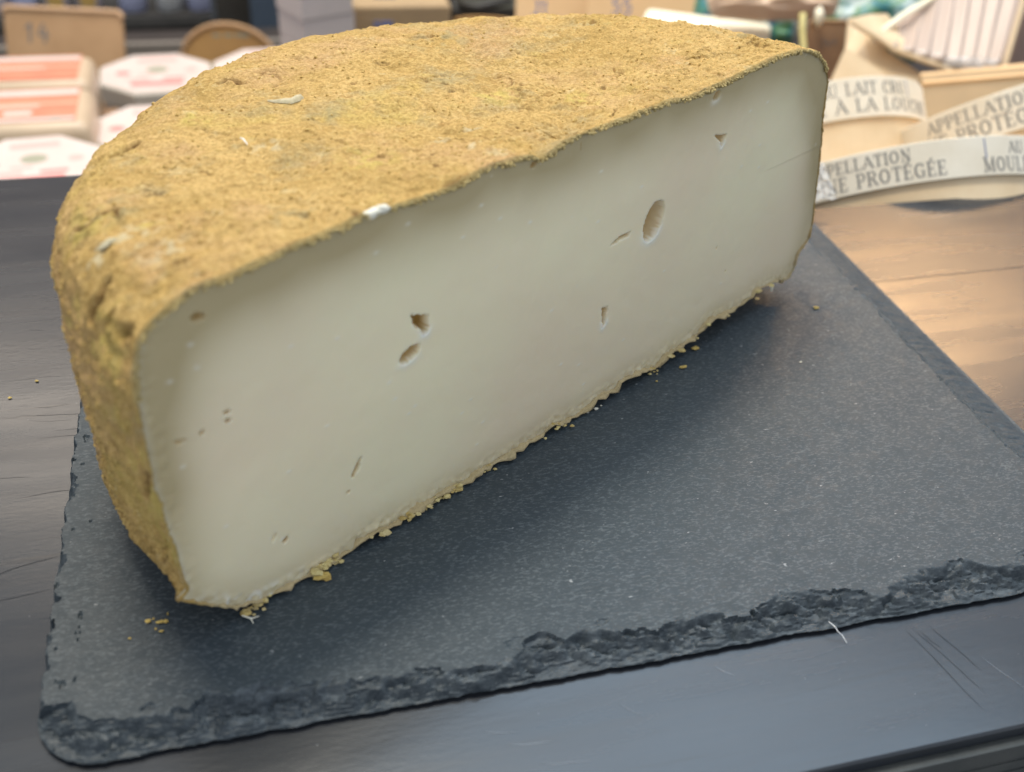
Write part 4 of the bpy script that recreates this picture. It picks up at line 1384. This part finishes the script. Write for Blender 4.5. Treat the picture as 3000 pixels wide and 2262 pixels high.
# teal printed bags with peach film
def pillow(name, cpx, dep, wpx, hpx, thick, mt, label, cat, seed, parent=None, crumple=.6):
    c_ = at(*cpx, dep)
    fx, fy = at(cpx[0] + wpx, cpx[1], dep) - c_, at(cpx[0], cpx[1] - hpx, dep) - c_
    fz = np.cross(fx, fy)
    fz /= np.linalg.norm(fz)
    n_ = 34
    V, F = [], []
    for sgn in (1, -1):
        for i in range(n_):
            for j in range(n_):
                u, v = j / (n_ - 1) * 2 - 1, i / (n_ - 1) * 2 - 1
                th = thick * ((1 - u ** 4) * (1 - v ** 4)) ** .5
                wv = crumple * pnoise(np.array([u * 2.5, v * 2.5, seed + sgn])) * thick
                V.append(c_ + fx * u * (1 - .10 * v * v) + fy * v * (1 - .10 * u * u) + fz * (sgn * th + wv * (1 - max(abs(u), abs(v)) ** 6)))
    g = grid_faces(n_, n_)
    F = [tuple(q) for q in g] + [tuple(q[::-1] + n_ * n_) for q in g]
    o = obj(name, V, F, mt, parent, True)
    if parent is None:
        tag(o, label, cat)
    return o


pillow('printed_bag', (2590, 35), 175, 190, 150, 5, M_tealbag, 'teal and navy printed plastic bag in front of the top right, above the brown card', 'bag', 3)
pillow('printed_bag', (2180, 60), 182, 150, 90, 4, M_tealbag, 'teal green printed bag behind the cream block', 'bag', 11)
pillow('plastic_bag', (2265, -8), 165, 195, 62, 4, M_peachfilm, 'shiny peach tinted plastic bag over the teal bags at the top', 'bag', 21, crumple=.9)
mb = MB()
mb.tube([at(2352, 40, 150), at(2350, 90, 150), at(2358, 190, 149), at(2360, 260, 148)], .55, 8)
tag(mb.build('yellow_stick', varied('mustard', (0.50, 0.42, 0.16), (0.44, 0.38, 0.16), .6), smooth=True), 'thin mustard coloured stick standing before the teal bags', 'stick')
v, f = lump(at(2400, 48, 150), 1.0, (.7, .6, 1.35), 5, 3)
tag(obj('plastic_knot', v, f, M_cream, None, True), 'small cream knot of plastic hanging before the teal bag', 'plastic knot')

# cream block
a_, b_ = at(1868, 96, 170), at(2258, 106, 165)
ux = b_ - a_
ux[2] = 0
W_ = np.linalg.norm(ux)
ux /= W_
bk = np.array([-ux[1], ux[0], 0])
mb = MB()
cc = (a_ + b_) / 2 + bk * 5.5
mb.box((cc[0], cc[1], (cc[2] + ZT) / 2), ux, bk, UP, W_ / 2, 5.5, (cc[2] - ZT) / 2, .6)
tag(mb.build('cream_block', M_cream), 'glowing cream rectangular carton just behind the top right rim of the cheese', 'carton')


# cardboard price cards with blue writing, tall cartons
for args in (((1512, -20), (1728, -34), 'tan cardboard sign with blue handwriting, the left one behind the cheese', (196, 196), 'J1', 1564, 2),
             ((1722, -24), (2072, -40), 'wide tan cardboard sign with a blue 55, the right one behind the cheese', (192, 192), '55', 1792, 0)):
    r_, o_, ux, uy, nr, W_, H, pts = upright('cardboard_sign', args[0], args[1], ZT, .8, M_tan, args[2], 'sign', args[3], 24, rnd=.5)
    q = at(args[5], 38, 192)
    u0 = (q - o_) @ ux
    v0 = (q - o_) @ uy
    flat_text(args[4], 2.9, o_ + ux * u0 + uy * v0, ux, uy, nr, 'blue_writing', M_blueprint, r_, stretch=.95)


def carton(name, p_left, p_right, deps, depth, mt, label, z0=None, corner=None, bev=.4):
    a_, b_ = at(*p_left, deps[0]), at(*p_right, deps[1])
    ux = b_ - a_
    ux[2] = 0
    W_ = np.linalg.norm(ux)
    ux = ux / W_
    bk = np.array([-ux[1], ux[0], 0])
    zt_ = (a_[2] + b_[2]) / 2
    z0 = ZT if z0 is None else z0
    c_ = (a_ + b_) / 2 + bk * depth / 2
    mb = MB()
    mb.box((c_[0], c_[1], (zt_ + z0) / 2), ux, bk, UP, W_ / 2, depth / 2, (zt_ - z0) / 2, bev)
    root = empty(name, (c_[0], c_[1], z0), label, 'carton')
    mb.build('carton_body', mt, root)
    return root, a_, ux, bk, zt_, W_


r_, a_, ux, bk, zt_, W_ = carton('brown_carton', (1030, 22), (1322, 14), (200, 204), 16, M_brown, 'brown cardboard carton with blue mark, right of the white stack')
q = at(1098, 82, 200)
mb = MB()
for k, (px0, px1) in enumerate(((1096, 1112), (1118, 1150))):
    p0, p1 = at(px0, 80, 199.5), at(px1, 62, 199.5)
    mb.box((p0 + p1) / 2, ux, bk, UP, abs((p1 - p0) @ ux) / 2, .12, abs(p1[2] - p0[2]) / 2)
mb.build('blue_mark', M_blueprint, r_)
r2, a2, ux2, bk2, zt2, W2 = carton('white_carton', (1035, -60), (1318, -66), (206, 210), 10, M_stack, 'white carton with a blue mark lying on the brown carton', z0=zt_ + .05, bev=.3)
mb = MB()
p0, p1 = at(1095, 8, 205.5), at(1160, -30, 205.5)
mb.box((p0 + p1) / 2, ux2, bk2, UP, 2.3, .10, 1.1)
mb.build('blue_mark', M_blueprint, r2)
# white tall stack turned with a corner to the viewer
pc_ = at(882, -40, 186)
pr, pl = at(1033, -60, 192), at(806, -60, 193)
zt_ = pc_[2] + 4
q0, q1, q2 = (np.array([p[0], p[1], 0]) for p in (pc_, pr, pl))
q3 = q1 + q2 - q0
root = empty('white_stack', (*((q0 + q3) / 2)[:2], ZT), 'tall white wrapped stack of packs right of the dark blue panel', 'stack of packs')
mb = MB()
z = ZT
k = 0
while z < zt_:
    hh = 5.2
    jx = np.array([.25 * math.sin(k * 2.3), .2 * math.cos(k * 1.7), 0])
    pts = [q0 + jx, q1 + jx, q3 + jx, q2 + jx]
    ce = sum(pts) / 4
    V = [p + UP * z for p in pts] + [p + UP * (z + hh - .12) for p in pts]
    F = [(0, 1, 2, 3), (4, 7, 6, 5), (0, 4, 5, 1), (1, 5, 6, 2), (2, 6, 7, 3), (3, 7, 4, 0)]
    mb2 = MB()
    mb2.add(V, F)
    mb2.build('pack', M_stack, root)
    z += hh
    k += 1

# metal fitting and orange round lid in the top middle
mb = MB()
mb.tube([at(1318, -30, 215), at(1328, 10, 214), at(1336, 45, 213)], [.6, .8, 1.0], 8)
mb.tube([at(1328, 10, 214), at(1400, 22, 214), at(1500, -2, 214)], .9, 8)
tag(mb.build('black_clamp', M_dark, smooth=True), 'black metal clamp above the middle of the cheese rim', 'clamp')
mb = MB()
p0 = at(1440, -10, 222)
mb.box(p0 + np.array([0, 3, 0]), (1, 0, 0), (0, 1, 0), UP, 6.5, 2, 3.0, .5)
tag(mb.build('grey_scale', varied('grey_green', (0.20, 0.20, 0.16), (0.26, 0.26, 0.21), .5)), 'grey green device at the top edge, right of the black clamp', 'device')
r_, o_, ux, uy, nr, W_, H, pts = upright('round_lid', (1330, 62), (1530, 56), ZT, 1.0, M_arch, 'orange round topped wooden board just behind the top of the rind', 'board', (208, 208), 5, arch=1.0)
mb = MB()
pp = at(1500, 22, 236)
mb.box((pp[0] - 10, pp[1] + 10, ZT + 18), (1, 0, 0), (0, 1, 0), UP, 22, 2, 17)
tag(mb.build('dark_partition', M_dark), 'dark upright partition behind the tan cardboard signs', 'partition')

# ---------------------------------------------------------------- left: boards, octagonal boxes, salmon packs
r_, o_, ux, uy, nr, W_, H, pts = upright('price_board', (16, 56), (356, 36), ZT, 1.0, M_card, 'kraft coloured slanted board with a handwritten 14 at the left', 'price board', (222, 222), 20, rnd=1.3)
board_trim(r_, o_, ux, uy, nr, pts, .55, M_cardedge)
q = at(66, 122, 221)
flat_text('14', 4.0, o_ + ux * ((q - o_) @ ux) + uy * ((q - o_) @ uy), ux, uy, nr, 'handwriting', M_print, r_, stretch=1.15)
a1, a2 = at(526, 172, 226), at(806, 160, 226)
r_, o_, ux, uy, nr, W_, H, pts = upright('arched_board', (526, 92), (806, 78), ZT, 1.0, M_arch, 'orange brown round topped board between the octagonal boxes', 'board', (226, 226), 8, arch=8.5)
board_trim(r_, o_, ux, uy, nr, pts, .6, M_card)
for px0, px1 in ((618, 640), (652, 676), (684, 725)):
    p0, p1 = at(px0, 112, 225), at(px1, 103, 225)
    a_ = o_ + ux * ((p0 - o_) @ ux) + uy * ((p0 - o_) @ uy) + nr * .08
    b_ = o_ + ux * ((p1 - o_) @ ux) + uy * ((p1 - o_) @ uy) + nr * .08
    obj('small_print', [a_, a_ + ux * ((b_ - a_) @ ux), b_, a_ + uy * ((b_ - a_) @ uy)], [(0, 1, 2, 3)], M_sage, r_)


def octa_box(cpx, dep, R_, hgt, rot, label, prints=True, z_top=None):
    c = at(*cpx, dep)
    zt_ = c[2]
    root = empty('octagonal_box', (c[0], c[1], zt_ - hgt), label, 'cheese box', 'octagonal cheese boxes')
    X = np.array([math.cos(rot), math.sin(rot), 0])
    Y = np.array([-math.sin(rot), math.cos(rot), 0])
    po = lambda r: [(r * math.cos(math.radians(22.5 + 45 * k)), r * math.sin(math.radians(22.5 + 45 * k))) for k in range(8)]
    mb = MB()
    mb.prism((c[0], c[1], zt_), X, Y, UP, po(R_ * .965), -hgt, -hgt * .42)
    mb.build('box_base', M_octa, root)
    mb = MB()
    mb.prism((c[0], c[1], zt_), X, Y, UP, po(R_), -hgt * .45, -.05, .35)
    lid = mb.build('lid', M_octa, root)
    mb = MB()
    mb.prism((c[0], c[1], zt_), X, Y, UP, po(R_ * .95), -.04, .03)
    lab = mb.build('paper_label', M_paper, lid)

    def patch(name, x0, x1, y0, y1, mt, round_=False):
        if round_:
            cx, cy, rx_, ry_ = (x0 + x1) / 2, (y0 + y1) / 2, (x1 - x0) / 2, (y1 - y0) / 2
            V = [np.array([c[0], c[1], zt_ + .05]) + X * (cx + rx_ * math.cos(t_)) * R_ + Y * (cy + ry_ * math.sin(t_)) * R_ for t_ in np.linspace(0, 2 * math.pi, 20, endpoint=False)]
            obj(name, V, [tuple(range(20))], mt, lid)
        else:
            V = [np.array([c[0], c[1], zt_ + .05]) + X * x * R_ + Y * y * R_ for x, y in ((x0, y0), (x1, y0), (x1, y1), (x0, y1))]
            obj(name, V, [(0, 1, 2, 3)], mt, lid)
    if prints:
        patch('pink_lettering', -.42, .42, -.62, -.42, M_pink)
        patch('pink_lettering', -.50, -.12, -.36, -.24, M_palepink)
        patch('pink_lettering', -.30, .36, .50, .68, M_palepink)
        patch('pink_emblem', -.66, -.42, -.08, .12, M_pink, True)
        patch('pink_emblem', .46, .68, -.05, .15, M_palepink, True)
        patch('grey_medallion', -.16, .20, -.02, .28, M_sage, True)
        patch('pink_lettering', -.28, .0, -.16, -.08, M_palepink)
        # a small side print
        patch('pink_lettering', .10, .46, -.36, -.26, M_pink)
    return root


octa_box((458, 212), 212, 12.4, 8.6, .05, 'octagonal cheese box with grey medallion and pink print, farther of two left of the cheese')
octa_box((452, 372), 178, 11.6, 8.6, .05, 'pink printed octagonal box half hidden by the left rim of the cheese')
octa_box((800, 196), 212, 13.2, 8.6, .05, 'octagonal cheese box peeping over the rind, right of the arched board')
octa_box((95, 478), 152, 11.0, 7.6, .1, 'octagonal cheese box at the left, just beyond the counter edge')


def salmon_pack(cpx, dep, wx, wy, hgt, rot, label, var):
    c = at(*cpx, dep)
    zt_ = c[2]
    root = empty('wrapped_pack', (c[0], c[1], zt_ - hgt), label, 'wrapped pack', 'salmon labelled packs')
    X = np.array([math.cos(rot), math.sin(rot), 0])
    Y = np.array([-math.sin(rot), math.cos(rot), 0])
    mb = MB()
    mb.box((c[0], c[1], zt_ - hgt / 2), X, Y, UP, wx, wy, hgt / 2, 1.9)
    body = mb.build('wrapped_body', M_wrap, root, True)

    def patch(name, x0, x1, y0, y1, mt, z=.04):
        V = [np.array([c[0], c[1], zt_ + z]) + X * x * wx + Y * y * wy for x, y in ((x0, y0), (x1, y0), (x1, y1), (x0, y1))]
        obj(name, V, [(0, 1, 2, 3)], mt, root)
    patch('label', -.90, .82, -.80, .84, M_salmon)
    patch('white_stripe', -.88, .80, .52, .78, M_paper, .06)
    patch('cream_stripe', -.88, .80, .02, .12, M_wrap, .06)
    patch('white_stripe', -.60, .30, -.06, .0, M_lightstripe, .06)
    if var:
        patch('white_emblem', -.15, .22, -.46, -.30, M_lightstripe, .08)
        patch('white_stripe', -.88, .80, -.78, -.64, M_paper, .08)
        patch('green_emblem', .46, .62, -.66, -.56, M_sage, .08)
    return root


salmon_pack((72, 200), 186, 11.8, 7.4, 12.5, .0, 'salmon labelled wrapped pack, the farther one before the slanted board', 0)
salmon_pack((50, 312), 166, 11.6, 8.6, 13.0, .02, 'salmon labelled wrapped pack with white emblem, the nearer one', 1)

# brown boxes seen in the gap between packs and octagonal boxes
mb = MB()
p = at(262, 300, 196)
mb.box((p[0], p[1], ZT + 3.2), (1, 0, 0), (0, 1, 0), UP, 5, 3, 3.2, .3)
tag(mb.build('brown_box', M_darkbrown), 'small brown box in the gap between salmon packs and octagonal boxes', 'box')
mb = MB()
p = at(330, 262, 205)
mb.box((p[0] - 1, p[1] + 10, ZT + 1.0), (1, 0, 0), (0, 1, 0), UP, 16, 4, 1.0, .3)
tag(mb.build('orange_plank', M_arch), 'orange wooden plank lying under the slanted board', 'plank')

# ---------------------------------------------------------------- far left: dark shelving with jars, pillar, blue panel
zs = at(300, 42, 300)[2]
ysf = at(300, 42, 300)[1]
shelf = empty('shelf_unit', (20, ysf + 20, -220), 'dark shelf unit with jars at the far left behind the display', 'shelf')
mb = MB()
mb.box((-20, ysf + 17, zs - 1.6), (1, 0, 0), (0, 1, 0), UP, 82, 20, 1.5)
mb.build('shelf_board', varied('dark_shelf', (0.06, 0.058, 0.055), (0.08, 0.075, 0.07), .5), shelf)
mb = MB()
mb.box((-20, ysf + 20, (zs - 3.2 - 219.9) / 2), (1, 0, 0), (0, 1, 0), UP, 82, 16, (zs - 3.2 + 219.9) / 2)
mb.build('shelf_base', M_dark, shelf)
mb = MB()
mb.box((-20, ysf + 38.5, zs + 20), (1, 0, 0), (0, 1, 0), UP, 82, 1, 21)
mb.build('shelf_back', M_dark, shelf)
jars = [(12, M_jarC, None), (88, M_jarA, None), (178, M_jarC, M_ylabel), (268, M_jarC, M_ylabel), (392, M_jarA, None), (500, M_jarB, None), (590, M_jarA, None)]
names = ['pinkish jar at the left frame edge on the dark shelf', 'pale blue jar on the dark shelf, second from the left frame edge', 'left one of the two ochre labelled jars on the dark shelf', 'right one of the two ochre labelled jars on the dark shelf',
         'lilac jar on the dark shelf just right of the slanted board', 'white jar on the dark shelf between two lilac jars', 'lilac jar on the dark shelf beside the steel post']
for (px, mt_, lb), nm in zip(jars, names):
    p = at(px, 42 - px * .02, 303)
    root = empty('jar', (p[0], ysf + 4, zs - .1 + .02), nm, 'jar', 'jars on the far shelf')
    mb = MB()
    c_ = np.array([p[0], ysf + 4, zs - .08])
    r_ = 3.9 if px < 350 else 4.2
    mb.lathe(c_, RIGHT, FWD, UP, [(r_ * .8, 0), (r_, .6), (r_, 9), (r_ * .9, 10), (r_ * .8, 10.5)], 32)
    mb.build('jar_body', mt_, root, True)
    mb = MB()
    mb.lathe(c_ + UP * 10.5, RIGHT, FWD, UP, [(r_ * .84, 0), (r_ * .84, 1.6), (r_ * .8, 1.8)], 32)
    mb.build('jar_lid', M_steel, root, True)
    if lb:
        V, F = [], []
        for k in range(9):
            an = math.radians(-125 + 70 * k / 8)
            V += [c_ + np.array([math.cos(an) * (r_ + .05), math.sin(an) * (r_ + .05), z_]) for z_ in (2.2, 7.5)]
        F = [(2 * k, 2 * k + 2, 2 * k + 3, 2 * k + 1) for k in range(8)]
        obj('jar_label', V, F, lb, root)
mb = MB()
p = at(632, 60, 285)
mb.box((p[0], p[1], (-220 + -20) / 2), (1, 0, 0), (0, 1, 0), UP, .9, .9, 100)
tag(mb.build('steel_post', M_steel), 'thin steel post at the end of the dark shelf', 'post')
mb = MB()
p, p2 = at(636, 60, 280), at(742, 60, 280)
mb.box(((p[0] + p2[0]) / 2, p[1] + 6, -110), (1, 0, 0), (0, 1, 0), UP, (p2[0] - p[0]) / 2, 5, 110)
tag(mb.build('dark_pillar', M_dark), 'broad dark brown pillar between the shelf and the blue panel', 'pillar')
mb = MB()
p, p2 = at(738, 60, 275), at(1010, 60, 275)
mb.box(((p[0] + p2[0]) / 2, p[1] + 8, -110), (1, 0, 0), (0, 1, 0), UP, (p2[0] - p[0]) / 2, 4, 110)
tag(mb.build('blue_panel', M_blue), 'slate blue panel behind the tall white stack', 'panel')
mb = MB()
mb.box((60, 480, 40), (1, 0, 0), (0, 1, 0), UP, 700, 4, 260)
tag(mb.build('wall', varied('shop_wall', (0.52, 0.38, 0.31), (0.56, 0.43, 0.36), .8, 5)), kind='structure')
